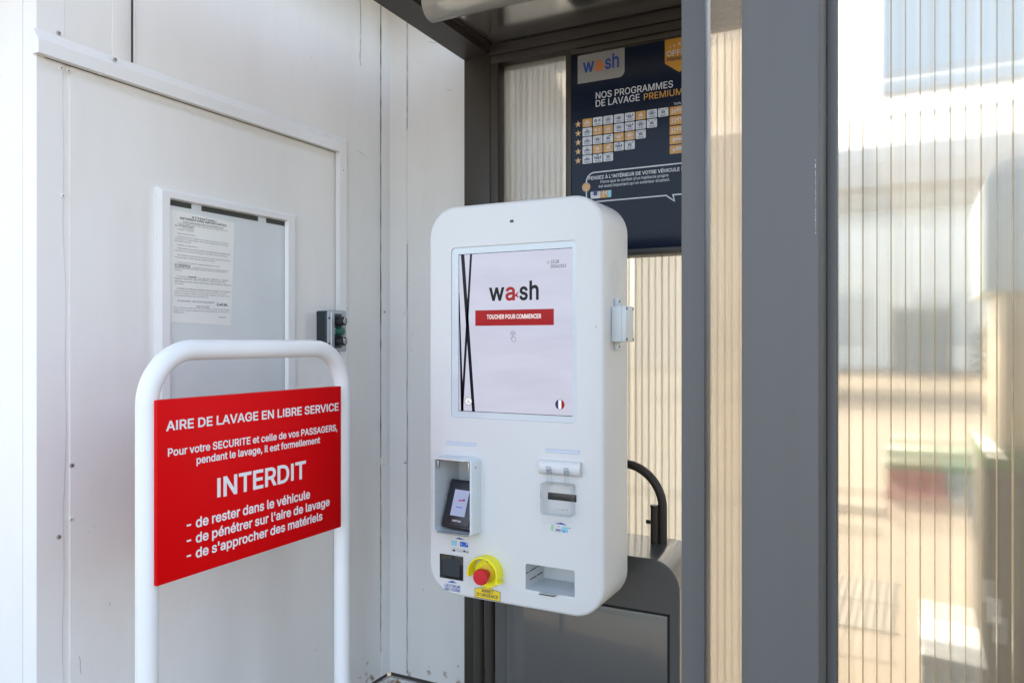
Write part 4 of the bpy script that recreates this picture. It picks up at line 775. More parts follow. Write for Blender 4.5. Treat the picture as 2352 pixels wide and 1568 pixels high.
# ================================================================== framed notice board on the door
ny0, ny1 = PX(352, 784, XW)[0], PX(672, 784, XW)[0]
nz1 = (PX(352, 426, XW + 0.02)[1] + PX(672, 492, XW + 0.02)[1]) / 2
ni0, ni1 = PX(388, 784, XW + 0.012)[0], PX(654, 784, XW + 0.012)[0]
nzi = (PX(388, 457, XW + 0.012)[1] + PX(654, 510, XW + 0.012)[1]) / 2
nz0 = 0.97
NF = 0.024
nb_ = thing('notice_board', 'white framed notice board with grey backing, fixed to the white door behind the red sign', 'notice board', (XW, ny0, nz0))
b = MB()
outer = [(ny0, nz0), (ny1, nz0), (ny1, nz1), (ny0, nz1)]
inner = [(ni0, nz0 + 0.05), (ni1, nz0 + 0.05), (ni1, nzi), (ni0, nzi)]
mid = [(o[0] * .72 + i[0] * .28, o[1] * .72 + i[1] * .28) for o, i in zip(outer, inner)]
mid2 = [(o[0] * .12 + i[0] * .88, o[1] * .12 + i[1] * .88) for o, i in zip(outer, inner)]
b.loft([[(XW + 0.004, y, z) for y, z in outer], [(XW + 0.018, y, z) for y, z in outer], [(XW + NF, y, z) for y, z in mid], [(XW + NF, y, z) for y, z in mid2], [(XW + 0.012, y, z) for y, z in inner]], (False, False))
b.build('frame', M['frame_white'], nb_, 20)
MB().box(XW + 0.0045, XW + 0.010, ni0 - 0.006, ni1 + 0.006, nz0 + 0.03, nzi + 0.006).build('backing_board', M['board'], nb_)
for ua, ub in ((388.4, 439.5), (463.1, 592.5), (611.6, 654.2)):
    ya, yb = PX(ua, 470, XW + 0.011)[0], PX(ub, 470, XW + 0.011)[0]
    MB().box(XW + 0.0102, XW + 0.0112, ya, yb, nzi - 0.016, nzi + 0.003).build('slot', M['slot'], nb_)
# the typed sheet inside it
c4 = [PX(388.8, 479.7, XW + 0.0115), PX(539.6, 512.3, XW + 0.0115), PX(530.6, 748.1, XW + 0.0115), PX(386.6, 739.1, XW + 0.0115)]
b = MB()
fx = XW + 0.0104
b.loft([[(fx, y, z) for y, z in c4], [(fx + 0.0009, y, z) for y, z in c4]])
sheet_o = b.build('notice_sheet', M['paper'], None, 0)
tag(sheet_o, 'typed white instruction sheet held in the framed notice board on the door', 'notice sheet')
notice = [
 (0.32, 0.0555, 0.70, 8, 'ATTENTION !'), (0.15, 0.083, 0.86, 9, 'INFORMATIONS IMPORTANTES'), (0.19, 0.104, 0.81, 4, 'A LIRE ATTENTIVEMENT AVANT TOUTE MANIPULATION'),
 (0.10, 0.129, 0.88, 4, "- TOUT D'ABORD, Placez votre véhicule dans le lavage, roue avant"), (0.08, 0.150, 0.36, 5, 'gauche dans le sabot,'),
 (0.10, 0.180, 0.36, 5, '- couper le contact,'), (0.10, 0.218, 0.38, 4, '- Serrez le frein à main,'),
 (0.10, 0.248, 0.90, 4, '- Démontez, fixez ou rabattez vos antennes, accessoires sur le véhicule,'), (0.08, 0.268, 0.89, 4, 'immobilisez vos essuie-glaces, (rien ne doit dépasser de la carrosserie),'), (0.08, 0.288, 0.32, 4, 'verrouillez les portes.'),
 (0.10, 0.322, 0.42, 4, '- Rabattez vos rétroviseurs,'),
 (0.10, 0.352, 0.92, 5, '- PUIS, insérez votre carte, choisissez votre programme, ou tapez le code'), (0.08, 0.373, 0.88, 4, "à 8 chiffres ou vous laissant guider par l'automate. (brèves impulsions)".replace('è', 'e')),
 (0.10, 0.412, 0.93, 4, '- Ne JAMAIS remonter dans le véhicule ou rester à proximité durant tout'), (0.08, 0.433, 0.68, 4, 'le lavage (signal vocal lorsque le lavage est terminé)'),
 (0.10, 0.478, 0.75, 4, "- N'appuyez sur le bouton rouge uniquement qu'en cas"), (0.08, 0.506, 0.31, 8, "D'URGENCE"), (0.34, 0.506, 0.90, 4, '(Annulation du lavage, aucun remboursement ne'), (0.08, 0.527, 0.87, 4, 'sera possible sans constatation de panne réelle de la machine par le'), (0.08, 0.547, 0.19, 4, 'Gérant).'),
 (0.10, 0.600, 0.27, 4, '- Ce lavage est'), (0.28, 0.600, 0.40, 7, 'interdit'), (0.42, 0.600, 0.90, 5, 'aux véhicules  PORCHE, C4 COUPE,'), (0.08, 0.625, 0.86, 5, 'SMART FORTOO, MINI COOPER S, VEHICULES 4X4,'), (0.08, 0.648, 0.95, 5, 'véhicules avec benne. (risque de blocage et détérioration du véhicule ou'), (0.08, 0.668, 0.21, 4, 'du lavage)'),
 (0.10, 0.712, 0.94, 5, '- INTERDIT aux véhicules accidentés (même très léger), tout-terrains ou'.replace('è', 'e')), (0.08, 0.733, 0.88, 4, "véhicules équipés de treuils, de roues de secours à l'extérieur, de pare-"), (0.08, 0.754, 0.92, 4, "buffles, de galeries, d'ailerons, de bosquets, d'attache-remorque, ou tout"), (0.08, 0.775, 0.60, 4, 'accessoires dépassant de la carrosserie, etc...'),
 (0.12, 0.824, 0.68, 6, 'ATTENTION : HAUTEUR MAXIMALE'), (0.71, 0.832, 0.89, 11, '2,40 M.'),
 (0.40, 0.862, 0.60, 6, 'BON LAVAGE'),
 (0.07, 0.884, 0.93, 4, "Dans le cas de non respect de l'une des consignes ci-dessus et des panneaux"), (0.07, 0.906, 0.93, 4, 'rouges, notre société se dégage de toute responsabilité, en cas d\'incident ou'), (0.07, 0.926, 0.23, 4, 'dégradation.'),
 (0.74, 0.946, 0.87, 5, 'La direction')]
PH = c4[0][1] - c4[3][1]; PW = c4[1][0] - c4[0][0]
b = Flat()
for s0, t, s1, hgt, txt in notice:
    sk = -0.012 * t                                  # the sheet hangs slightly skewed
    y0_ = c4[0][0] + (s0 + sk) * PW; z_ = c4[0][1] - t * PH + 0.004 - s0 * 0.006
    b.text(txt, y0_, z_, PH * hgt * 0.00205, (s1 - s0) * PW, ('X', fx + 0.0009), 0.0003, 16 if hgt > 6 else 4)
for s0, s1, t in ((0.19, 0.81, 0.108), (0.14, 0.36, 0.135), (0.19, 0.36, 0.156), (0.08, 0.31, 0.512), (0.71, 0.89, 0.838)):
    b.rect(c4[0][0] + s0 * PW, c4[0][0] + s1 * PW, c4[0][1] - t * PH + 0.0022, c4[0][1] - t * PH + 0.0031, ('X', fx + 0.0009), 0.0003)
b.build('lettering', M['ink'], sheet_o, 0)

# ================================================================== key switch box beside the door
ky0 = PX(724, 760, XW)[0]
kx = XW + 0.0                                          # solve the stand-off from the near front edge (u = 749)
r_ = _ray(749, 760); kx1 = r_[0] * ky0 / r_[1]
ky1 = PX(797, 760, kx1)[0]
kz1 = PX(760, 713, kx1)[1]; kz0 = PX(770, 805, kx1)[1]
kb = thing('key_switch_box', 'dark and silver key switch box with a green button, mounted beside the white door', 'switch box', (XW, ky0, kz0))
xs_ = kx1; kx1 += 0.011; ky1 = PX(797, 760, kx1)[0]; kz1 = PX(760, 712, kx1)[1]; kz0 = PX(770, 806, kx1)[1]
MB().box(XW + 0.001, xs_, ky0 + 0.002, ky1 - 0.002, kz0, kz1 - 0.002, 0.006, 3).build('casing', M['slate'], kb)
b = MB(); b.box(xs_, kx1, ky0, ky1, kz0 - 0.002, kz1, 0.007, 3)
b.build('front_cover', M['alu'], kb)
MB().box(kx1 - 0.001, kx1 + 0.003, ky0 + 0.013, ky0 + 0.017, kz0 + 0.006, kz1 - 0.006, 0.0012).build('rib', M['frame_white'], kb)
cyk = ky0 + (ky1 - ky0) * 0.52
kh = kz1 - kz0
def key_switch(zc, ang):
    MB().box(kx1 + 0.0002, kx1 + 0.002, cyk - 0.021, cyk + 0.017, zc - 0.026, zc + 0.028).build('name_plate', M['black'], kb)
    m = MB(); m.cyl((kx1 + 0.002, cyk, zc), (kx1 + 0.021, cyk, zc), 0.0185, 28, 0.002); m.cyl((kx1 + 0.021, cyk, zc), (kx1 + 0.031, cyk, zc), 0.0165, 28, 0.002)
    k = m.build('key_barrel', M['black'], kb)
    m = MB(); m.cyl((kx1 + 0.031, cyk, zc), (kx1 + 0.0325, cyk, zc), 0.0088, 20, 0.0006); m.build('lock_face', M['steel'], k)
    a = R(ang); m = MB()
    m.box(-0.0006, 0.0006, -0.0014, 0.0014, 0.006, 0.0155, mat=Matrix.Translation((kx1 + 0.0318, cyk, zc)) @ Matrix.Rotation(a, 4, 'X'))
    m.build('pointer', M['letter'], k)
    m = MB(); m.box(-0.0006, 0.0006, -0.0012, 0.0012, -0.005, 0.005, mat=Matrix.Translation((kx1 + 0.0328, cyk, zc)) @ Matrix.Rotation(a, 4, 'X')); m.build('key_slot', M['gap'], k)
key_switch(kz1 - kh * 0.265, 0); key_switch(kz1 - kh * 0.76, 35)
m = MB(); zc = kz1 - kh * 0.515; m.cyl((kx1, cyk, zc), (kx1 + 0.010, cyk, zc), 0.0175, 28, 0.001); m.cyl((kx1 + 0.010, cyk, zc), (kx1 + 0.022, cyk, zc), 0.016, 28, 0.003); m.build('green_button', M['green'], kb)
for zc in (kz1 - 0.03, kz0 + 0.028):
    m = MB(); m.cyl((kx1 - 0.002, ky0 + 0.006, zc), (kx1 + 0.0006, ky0 + 0.006, zc), 0.0042, 14); m.build('cover_screw', M['black'], kb)

# ================================================================== red sign in a bent white tube hoop
XS = -1.5
XT = -1.535
sy0, sy1 = PX(361, 900, XS)[0], PX(784, 900, XS)[0]
sz1 = (PX(361, 919, XS)[1] + PX(784, 886.5, XS)[1]) / 2
sz0 = (PX(361, 1346, XS)[1] + PX(784, 1210, XS)[1]) / 2
ty0, ty1 = PX(337.5, 1100, XT)[0], PX(786, 1280, XT)[0]
rt = 0.0245
zt = PX(560, 802, XT)[1]
hoop = thing('warning_sign', 'red warning sign with white lettering between the legs of a white bent tube hoop', 'sign', (XT, (ty0 + ty1) / 2, -0.1))
RB = 0.125
path = [(XT, ty0, -0.1), (XT, ty0, 0.4), (XT, ty0, zt - RB)]
path += [(XT, ty0 + RB - RB * math.cos(R(a)), zt - RB + RB * math.sin(R(a))) for a in range(8, 90, 8)]
path += [(XT, ty0 + RB, zt), (XT, ty1 - RB, zt)]
path += [(XT, ty1 - RB + RB * math.sin(R(a)), zt - RB + RB * math.cos(R(a))) for a in range(8, 90, 8)]
path += [(XT, ty1, zt - RB), (XT, ty1, 0.4), (XT, ty1, -0.1)]
MB().tube(path, rt, 28).build('tube_hoop', M['tube'], hoop, 60)
for y in (ty0, ty1):
    m = MB(); m.cyl((XT, y, -0.1), (XT, y, -0.09), 0.06, 28, 0.002); m.build('base_plate', M['tube'], hoop)
pn = MB().box(XS - 0.022, XS, sy0, sy1, sz0, sz1, 0.0025, 2).build('sign_panel', M['red'], hoop)
for y in (sy0 + 0.012, sy1 - 0.03):
    for za, zb in ((sz0 + 0.03, sz0 + 0.06), (sz1 - 0.06, sz1 - 0.03)):
        MB().box(XS - 0.040, XS - 0.0225, y, y + 0.02, za, zb).build('bracket', M['tube'], hoop)
b = Flat()
def tx(bb, s, u0, v0, u1, cap, plane, off, bold=0, fn=PX):
    c = plane[1]
    s0, t0 = fn(u0, v0, c); s1 = fn(u1, v0, c)[0]; t1 = fn(u0, v0 - cap, c)[1]
    bb.text(s, s0, t0, t1 - t0, s1 - s0, plane, off, bold)
PS = ('X', XS)
c4_ = lambda x, y: (x / 2, 784 + y / 2)
for s, x0, y0, x1, cp, bo in (
    ('AIRE DE LAVAGE EN LIBRE SERVICE', 763, 410, 1556, 43, 19),
    ('Pour votre SECURITE et celle de vos PASSAGERS,', 768, 528, 1550, 35, 17),
    ('pendant le lavage, il est formellement', 900, 562, 1469, 33, 17),
    ('INTERDIT', 990, 717, 1406, 87, 21),
    ('- de rester dans le véhicule', 850, 866, 1424, 45, 17),
    ("- de pénétrer sur l'aire de lavage", 850, 937, 1514, 44, 17),
    ("- de s'approcher des matériels", 850, 1007, 1481, 44, 17)):
    u0, v0 = c4_(x0, y0)
    b = Flat(); tx(b, s, u0, v0, x1 / 2, cp / 2, PS, 0.0006, bo); b.build('lettering', M['letter'], pn, 0)

# ================================================================== payment booth (posts, beams, ribbed sheets)
YB = 2.50                                    # front faces of the back posts and rail
YP = 2.55                                    # the back sheet
booth = thing('wash_booth', 'grey framed booth of ribbed translucent sheets standing round the white kiosk', 'booth', (-1.0, 2.5, -0.1))
bx0, bx1 = PY(1066, 784, YB)[0], PY(1125, 784, YB)[0]
bx2 = PY(1143, 784, YB)[0]
zr_lo = (PY(1143, 142, YB)[1] + PY(1299, 117, YB)[1]) / 2
zc_ = PY(1133, 111.6, YB)[1]
zb_ = PY(1066, 139, YB)[1]
px0, px1 = PY(1565, 784, 1.55)[0], PY(1618, 784, 1.55)[0]
pyb = 1.55 * (-PY(1618, 784, 1)[0]) / (-PY(1632, 784, 1)[0])
zroof = zc_ + 0.012
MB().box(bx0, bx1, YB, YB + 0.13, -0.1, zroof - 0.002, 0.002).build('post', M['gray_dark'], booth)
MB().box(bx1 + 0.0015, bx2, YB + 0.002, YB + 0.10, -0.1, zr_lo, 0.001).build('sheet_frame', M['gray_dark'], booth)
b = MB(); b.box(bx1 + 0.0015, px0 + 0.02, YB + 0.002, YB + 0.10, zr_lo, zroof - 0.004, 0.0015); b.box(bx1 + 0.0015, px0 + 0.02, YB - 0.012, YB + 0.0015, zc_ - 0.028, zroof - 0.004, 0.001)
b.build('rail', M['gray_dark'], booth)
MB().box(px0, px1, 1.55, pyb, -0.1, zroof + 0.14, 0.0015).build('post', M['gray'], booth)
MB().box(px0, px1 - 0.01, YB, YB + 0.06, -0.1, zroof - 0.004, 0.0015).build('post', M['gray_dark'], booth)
# left beam under the roof edge, running back to the post
MB().box(bx0, bx1, 1.35, YB + 0.13, zb_, zb_ + 0.14, 0.002).build('beam', M['gray_dark'], booth) if False else None
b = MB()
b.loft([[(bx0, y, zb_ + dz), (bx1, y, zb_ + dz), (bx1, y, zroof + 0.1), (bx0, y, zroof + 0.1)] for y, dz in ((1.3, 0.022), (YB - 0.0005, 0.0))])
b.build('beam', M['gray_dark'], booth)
lip = bx1 + 0.018
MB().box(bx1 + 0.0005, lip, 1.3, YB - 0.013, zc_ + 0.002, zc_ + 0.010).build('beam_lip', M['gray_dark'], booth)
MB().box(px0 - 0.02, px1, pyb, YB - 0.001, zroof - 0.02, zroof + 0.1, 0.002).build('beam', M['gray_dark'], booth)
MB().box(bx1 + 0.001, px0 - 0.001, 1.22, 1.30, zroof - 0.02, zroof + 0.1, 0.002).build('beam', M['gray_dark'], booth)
def multiwall(name, mats, axis, c, thick, s0, s1, t0, t1, pitch, parent, web=0.0012):
    """two thin walls and the webs between them; axis 'Y': sheet in a Y plane, ribs up; 'X': sheet in an X plane; 'R': roof, ribs along X"""
    m = Flat()
    if axis == 'Y':
        m.face([(s0, c, t0), (s1, c, t0), (s1, c, t1), (s0, c, t1)], (0, -1, 0)); m.face([(s0, c + thick, t0), (s1, c + thick, t0), (s1, c + thick, t1), (s0, c + thick, t1)], (0, 1, 0))
    elif axis == 'X':
        m.face([(c, s0, t0), (c, s1, t0), (c, s1, t1), (c, s0, t1)]); m.face([(c - thick, s0, t0), (c - thick, s1, t0), (c - thick, s1, t1), (c - thick, s0, t1)])
    else:
        m.face([(s0, t0, c), (s1, t0, c), (s1, t1, c), (s0, t1, c)]); m.face([(s0, t0, c + thick), (s1, t0, c + thick), (s1, t1, c + thick), (s0, t1, c + thick)])
    o = m.build(name, mats[0], parent, 0)
    w = MB(); e = 0.0008; wb = web
    a, z_ = (s0, s1) if axis != 'R' else (t0, t1)
    n = int((z_ - a) / pitch)
    for k in range(1, n + 1):
        q = a + k * pitch + random.uniform(-0.0006, 0.0006)
        web = wb * random.uniform(0.6, 1.35)
        if axis == 'Y': w.box(q, q + web, c + e, c + thick - e, t0, t1)
        elif axis == 'X': w.box(c - thick + e, c - e, q, q + web, t0, t1)
        else: w.box(s0, s1, q, q + web, c + e, c + thick - e)
    w.build('ribs', mats[1], o, 0)
    return o
multiwall('back_sheet', (M['pc_back'], M['pc_web']), 'Y', YP, 0.016, bx2 - 0.002, px0 + 0.03, 0.0, zr_lo + 0.002, 0.0232, booth, 0.0022)
multiwall('side_sheet', (M['pc_side'], M['pc_side']), 'X', px1 - 0.004, 0.016, pyb, YB + 0.0, 0.0, zroof - 0.02, 0.0232, booth, 0.0016)
multiwall('roof_sheet', (M['pc_roof'], M['pc_roof']), 'R', zroof, 0.016, bx1 + 0.002, px0 - 0.001, 1.30, 2.70, 0.0232, booth, 0.0016)
MB().box(bx0 - 0.02, px1 + 0.02, 1.2, 2.74, zroof + 0.11, zroof + 0.125).build('roof_cover', M['gray'], booth)  # unseen opaque cover, added and sized to keep sun off ceiling and sheet top

# ------------------------------------------------------------------ tubular lamp under the booth roof
YL = 1.93
zl = 2.446
lx0 = PY(988, 30, YL)[0]
lamp = thing('tube_lamp', 'long frosted tube lamp hanging under the booth roof', 'lamp', (lx0 + 0.6, YL, zl + 0.1))
def capsule(x0, x1, r, yc, zc, n=28, rounded=0.05):
    rings = []
    for k in range(9):
        a = R(90 * k / 8)
        rings.append([(x0 + rounded * (1 - math.sin(a)), yc + max(r * (1 - (1 - math.sin(a)) ** 2) ** .5 if k else 0.002, 0.002) * math.cos(t), zc + max(r * (1 - (1 - math.sin(a)) ** 2) ** .5 if k else 0.002, 0.002) * math.sin(t)) for t in [2 * math.pi * j / n for j in range(n)]])
    rings.append([(x1, yc + r * math.cos(t), zc + r * math.sin(t)) for t in [2 * math.pi * j / n for j in range(n)]])
    m = MB(); m.loft(rings); return m
lx1 = -0.56
capsule(lx0, lx1, 0.047, YL, zl, rounded=0.042).build('diffuser', M['lamp_cover'], lamp, 50)
MB().tube([(lx0 + 0.055, YL, zl - 0.004), (lx1 - 0.02, YL, zl - 0.004)], 0.020, 20).build('lamp_tube', M['lamp_tube'], lamp, 50)
b = MB(); b.tube([(lx0 + 0.040, YL, zl - 0.004), (lx0 + 0.058, YL, zl - 0.004)], 0.0215, 20); b.box(lx0 + 0.046, lx0 + 0.056, YL - 0.012, YL + 0.012, zl - 0.02, zl + 0.03); b.build('tube_cap', M['steel'], lamp, 50)
b = MB(); b.box(lx0 + 0.03, lx1, YL - 0.042, YL + 0.042, zl + 0.026, zl + 0.05, 0.004); b.build('housing', M['lamp_body'], lamp)
b = MB(); b.box(lx0 + 0.10, lx0 + 0.22, YL - 0.012, YL + 0.012, zl + 0.048, zl + 0.0555); b.box(lx0 - 0.006, lx0 + 0.03, YL - 0.045, YL + 0.045, zl + 0.03, zl + 0.055, 0.008); b.box(lx0 - 0.07, lx0 + 0.04, YL - 0.012, YL + 0.012, zl + 0.055, zl + 0.062); b.box(lx0 + 0.15, lx0 + 0.18, YL - 0.01, YL + 0.01, zl + 0.05, zroof - 0.001)
b.build_split('mounting_clip', M['lamp_body'], lamp)

# ------------------------------------------------------------------ price board hanging on the back sheet
YQ = 2.455
PQ = ('Y', YQ)
q9 = lambda X, Y: PY((1650 + X / 4.9) / 1.27551, (120 + Y / 4.9) / 1.27551, YQ)
q10 = lambda X, Y: PY((1650 + X / 4.3556) / 1.27551, (400 + Y / 4.3556) / 1.27551, YQ)
fx0 = PY(1299, 300, YQ)[0]; fxp = q9(112, 700)[0]
fz1 = PY(1300, 118, YQ)[1]; fz0 = PY(1450, 586, YQ)[1]
pz1 = q9(112, 230)[1]; pz0 = PY(1455, 572, YQ)[1]
fx1 = -0.615
pb = thing('price_board', 'dark framed poster board listing wash programmes and prices, behind and above the kiosk', 'poster board', (fx0, YQ, fz0))
b = MB()
zslit = q9(112, 212)[1] + 0.002
b.box(fx0, fxp, YQ, YP - 0.003, fz0, fz1, 0.0015); b.box(fx1 - (fxp - fx0), fx1, YQ, YP - 0.003, fz0, fz1, 0.0015)
b.box(fxp, fx1 - (fxp - fx0), YQ, YP - 0.003, zslit, fz1, 0.001); b.box(fxp, fx1 - (fxp - fx0), YQ, YP - 0.003, fz0, pz0, 0.001)
b.build('frame', M['gray_dark'], pb)
ins = 0.004
prn = MB().box(fxp, fx1 - (fxp - fx0), YQ + ins, YQ + ins + 0.02, pz0, pz1).build('poster', M['print'], pb, 0)
PQ = ('Y', YQ + ins)
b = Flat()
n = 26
for k in range(n):                                         # white dashes painted in for daylight through the slit above the print
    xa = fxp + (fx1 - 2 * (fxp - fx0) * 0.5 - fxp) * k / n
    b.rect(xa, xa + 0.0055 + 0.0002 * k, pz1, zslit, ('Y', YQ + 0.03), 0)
b.build('slit_daylight', M['letter'], pb, 0)
# tiles
x5, zA = q9(272, 1145); xB = q9(1357, 1145)[0]
pitch = (xB - x5) / 7
tw = pitch * 0.905
zrow = [q9(208, 1195)[1], q9(208, 1328)[1], q10(183, 75)[1], q10(183, 190)[1], q10(183, 308)[1]]
rp = (zrow[0] - zrow[4]) / 4
zrow = [zrow[0] - rp * k for k in range(5)]
th = rp * 0.90
rows = [('o1', [0]), ]
orange = {0: (0, 5), 1: (1, 2), 2: (3, 4), 3: (1, 2), 4: ()}
count = (8, 7, 6, 5, 3)
kinds = {0: 'wsbpnrlc', 1: 'wsbpnlc', 2: 'wpvnlc', 3: 'wpvgc', 4: 'wgc'}
wt, ot, gl_b, gl_w = Flat(), Flat(), Flat(), Flat()
def star(bb, x, z, r, plane, off):
    pts = []
    for k in range(10):
        a = R(90 + 36 * k); rad = r if k % 2 == 0 else r * 0.44
        pts.append((x + rad * math.cos(a), z + rad * math.sin(a)))
    bb.poly(pts, plane, off)
def glyph(bb, kind, x, z, w, h):
    """a little car front and what is done to it, then two rows of caption"""
    o = 0.0009
    cx, cz, s = x + w / 2, z + h * 0.60, w * 0.17
    if kind == 's':
        bb.disc(x + w * .30, cz, s * .85, PQ, o, 14, s * .3)
        for k in range(3):
            a = R(60 * k); dx, dz = math.cos(a) * s, math.sin(a) * s
            bb.line([(x + w * .70 - dx, cz - dz), (x + w * .70 + dx, cz + dz)], s * .28, PQ, o)
    else:
        bb.poly([(cx - s, cz - s * .9), (cx + s, cz - s * .9), (cx + s * 1.05, cz), (cx + s * .7, cz + s * .25), (cx + s * .5, cz + s * .95), (cx - s * .5, cz + s * .95), (cx - s * .7, cz + s * .25), (cx - s * 1.05, cz)], PQ, o,
                [[(cx - s * .5, cz + s * .25), (cx - s * .36, cz + s * .68), (cx + s * .36, cz + s * .68), (cx + s * .5, cz + s * .25)], [(cx - s * .6, cz - s * .5), (cx - s * .6, cz - s * .25), (cx + s * .6, cz - s * .25), (cx + s * .6, cz - s * .5)]])
        bb.rect(cx - s * .95, cx - s * .55, cz - s * 1.2, cz - s * .88, PQ, o); bb.rect(cx + s * .55, cx + s * .95, cz - s * 1.2, cz - s * .88, PQ, o)
        if kind == 'w':
            for sg in (-1, 1): bb.rect(cx + sg * s * 1.7 - s * .25, cx + sg * s * 1.7 + s * .25, cz - s, cz - s * .2, PQ, o)
        elif kind == 'p':
            for sg in (-1, 1):
                for e in (-.5, .2, .9): bb.line([(cx + sg * s * 1.3, cz + e * s * .6), (cx + sg * s * 2.1, cz + e * s * 1.3)], s * .18, PQ, o)
        elif kind == 'n':
            for sg in (-1, 1): bb.line([(cx + sg * s * 1.5, cz - s * .2), (cx + sg * s * 1.9, cz + s * 1.0)], s * .55, PQ, o)
        elif kind == 'b':
            for k in range(-4, 5): bb.line([(cx + k * s * .42, cz + s * 1.15), (cx + k * s * .42, cz + s * (1.5 - .2 * (abs(k) > 2)))], s * .16, PQ, o)
            for sg in (-1, 1): bb.line([(cx + sg * s * 1.6, cz - s * .8), (cx + sg * s * 1.6, cz + s * 1.2)], s * .22, PQ, o)
        elif kind == 'l':
            for k in range(7):
                a = R(-10 + 200 * k / 6); bb.disc(cx + math.cos(a) * s * 1.75, cz + math.sin(a) * s * 1.25 - s * .1, s * .36, PQ, o, 10, s * .2)
        elif kind == 'c':
            for sg in (-1, 1):
                bb.line([(cx + sg * s * 1.1, cz + s * .5), (cx + sg * s * 1.9, cz + s * 1.2)], s * .18, PQ, o); bb.disc(cx + sg * s * 1.95, cz + s * 1.25, s * .36, PQ, o, 10, s * .2)
        elif kind == 'v':
            bb.poly([(cx + s * .2, cz + s * 1.4), (cx + s * 1.7, cz + s * 1.4), (cx + s * 1.7, cz + s * .4)], PQ, o)
        elif kind == 'g':
            for sg in (-1, 1): bb.rect(cx + sg * s * 1.7 - s * .3, cx + sg * s * 1.7 + s * .3, cz - s * .8, cz + s * .9, PQ, o)
            bb.rect(cx - s * .8, cx + s * .8, cz + s * 1.15, cz + s * 1.6, PQ, o)
    for k, wd in ((0.20, .62), (0.09, .48)):
        q = cx - w * wd / 2
        while q < cx + w * wd / 2:
            e = w * random.uniform(.05, .12); bb.rect(q, q + e, z + h * k, z + h * k + h * .055, PQ, o); q += e + w * .025
for r_i in range(5):
    zc = zrow[r_i]
    q = Flat(); star(q, q9(208, 1200)[0], zc, rp * 0.40, PQ, 0.0005); q.build('row_star', M['orange'], prn, 0)
    gl_w = Flat(); gl_w.text(str(5 - r_i), q9(208, 1200)[0] - rp * .10, zc - rp * .15, rp * .30, None, PQ, 0.0010, 16)
    for k in range(count[r_i]):
        xx = x5 + pitch * k
        isO = k in orange[r_i]
        q = Flat(); q.rrect(xx, xx + tw, zc - th * .47, zc + th * .53, tw * .09, PQ, 0.0005); q.build('programme_tile', M['orange'] if isO else M['poster_white'], prn, 0)
        q = Flat(); glyph(q, kinds[r_i][k], xx, zc - th * .47, tw, th); q.build('programme_icon', M['poster_white'] if isO else M['navy_ink'], prn, 0)
    xp = q9(1525, 1010)[0]
    gl_w.build('lettering', M['poster_white'], prn, 0); gl_w = Flat()
    q = Flat(); q.rrect(xp, xp + pitch * 2.0, zc - th * .47, zc + th * .50, tw * .06, PQ, 0.0005); q.build('price_tile', M['orange'], prn, 0)
    pr = ('16€50', '13€70', '11€10', '8€40', '6€00')[r_i]
    e0, e1 = pr.split('€')
    wd = 0.215 * len(e0)
    xs0 = xp + pitch * (0.12 if len(e0) == 2 else 0.25)
    gl_w.text(e0, xs0, zc - th * .20, th * .42, pitch * wd, PQ, 0.0010, 16)
    gl_w.text('€' + e1, xs0 + pitch * (wd + .04), zc - th * .08, th * .34, pitch * .66, PQ, 0.0010, 14)
    gl_w.build('lettering', M['poster_white'], prn, 0)
# wash plate, ribbon, headings
s0, t1 = q9(203, 212); s1 = q9(876, 100)[0]; t0 = q9(203, 618)[1]
plate = Flat(); rad = (s1 - s0) * .12
plate.poly([(s0, t0), ] + [(s1 - rad + rad * math.sin(R(a)), t0 + rad - rad * math.cos(R(a))) for a in range(0, 91, 10)] + [(s1, pz1 - .0005), (s0, pz1 - .0005)], PQ, 0.0004)
plate.build('brand_plate', M['poster_silver'], prn, 0)
bw, bo_ = Flat(), Flat()
def wash_word(dark, hot, x0, z0, x1, cap, plane, off):
    w = x1 - x0
    dark.text('w', x0, z0, cap, w * .31, plane, off, 26); hot.text('a', x0 + w * .325, z0, cap, w * .215, plane, off, 26)
    hot.poly([(x0 + w * .50, z0 + cap * .26), (x0 + w * .61, z0 + cap * .52), (x0 + w * .565, z0 + cap * .30), (x0 + w * .60, z0 + cap * .10)], plane, off + .0001)
    dark.text('s', x0 + w * .60, z0, cap, w * .18, plane, off, 26); dark.text('h', x0 + w * .785, z0, cap * 1.08, w * .215, plane, off, 26)
xa, za = q9(285, 455); xb = q9(806, 380)[0]; capz = q9(730, 215)[1] - q9(730, 400)[1]
wash_word(bw, bo_, xa - .002, za, xb, capz, PQ, 0.0009)
bw.build_split('lettering', M['blue_ink'], prn); bo_.build('lettering', M['orange_logo'], prn, 0)
xr, zr1 = q9(1455, 0); 
rib = Flat(); wr = pitch * 2.55
zr0 = q9(1455, 325)[1]
rib.poly([(xr, zr0), (xr + wr / 2, zr0 - .035), (xr + wr, zr0), (xr + wr, pz1 - .0005), (xr, pz1 - .0005)], PQ, 0.0005)
rib.build('ribbon', M['orange'], prn, 0)
ws = gl_w
def done(bb, name, mat):
    bb.build(name, mat, prn, 0)
    return Flat()
ws = Flat()
tq = lambda bb, s, X0, Y0, X1, cap, bold, q=q9, sc_=4.9: tx(bb, s, (1650 + X0 / sc_) / 1.27551, ((120 if q is q9 else 400) + Y0 / sc_) / 1.27551, (1650 + X1 / sc_) / 1.27551, cap / sc_ / 1.27551, PQ, 0.0010, bold, PY)
xo = q9(1478, 225)
ws.text('OFFRE', xo[0], xo[1], q9(1478, 150)[1] - xo[1], wr * .80, PQ, 0.0010, 18); ws = done(ws, 'lettering', M['poster_white'])
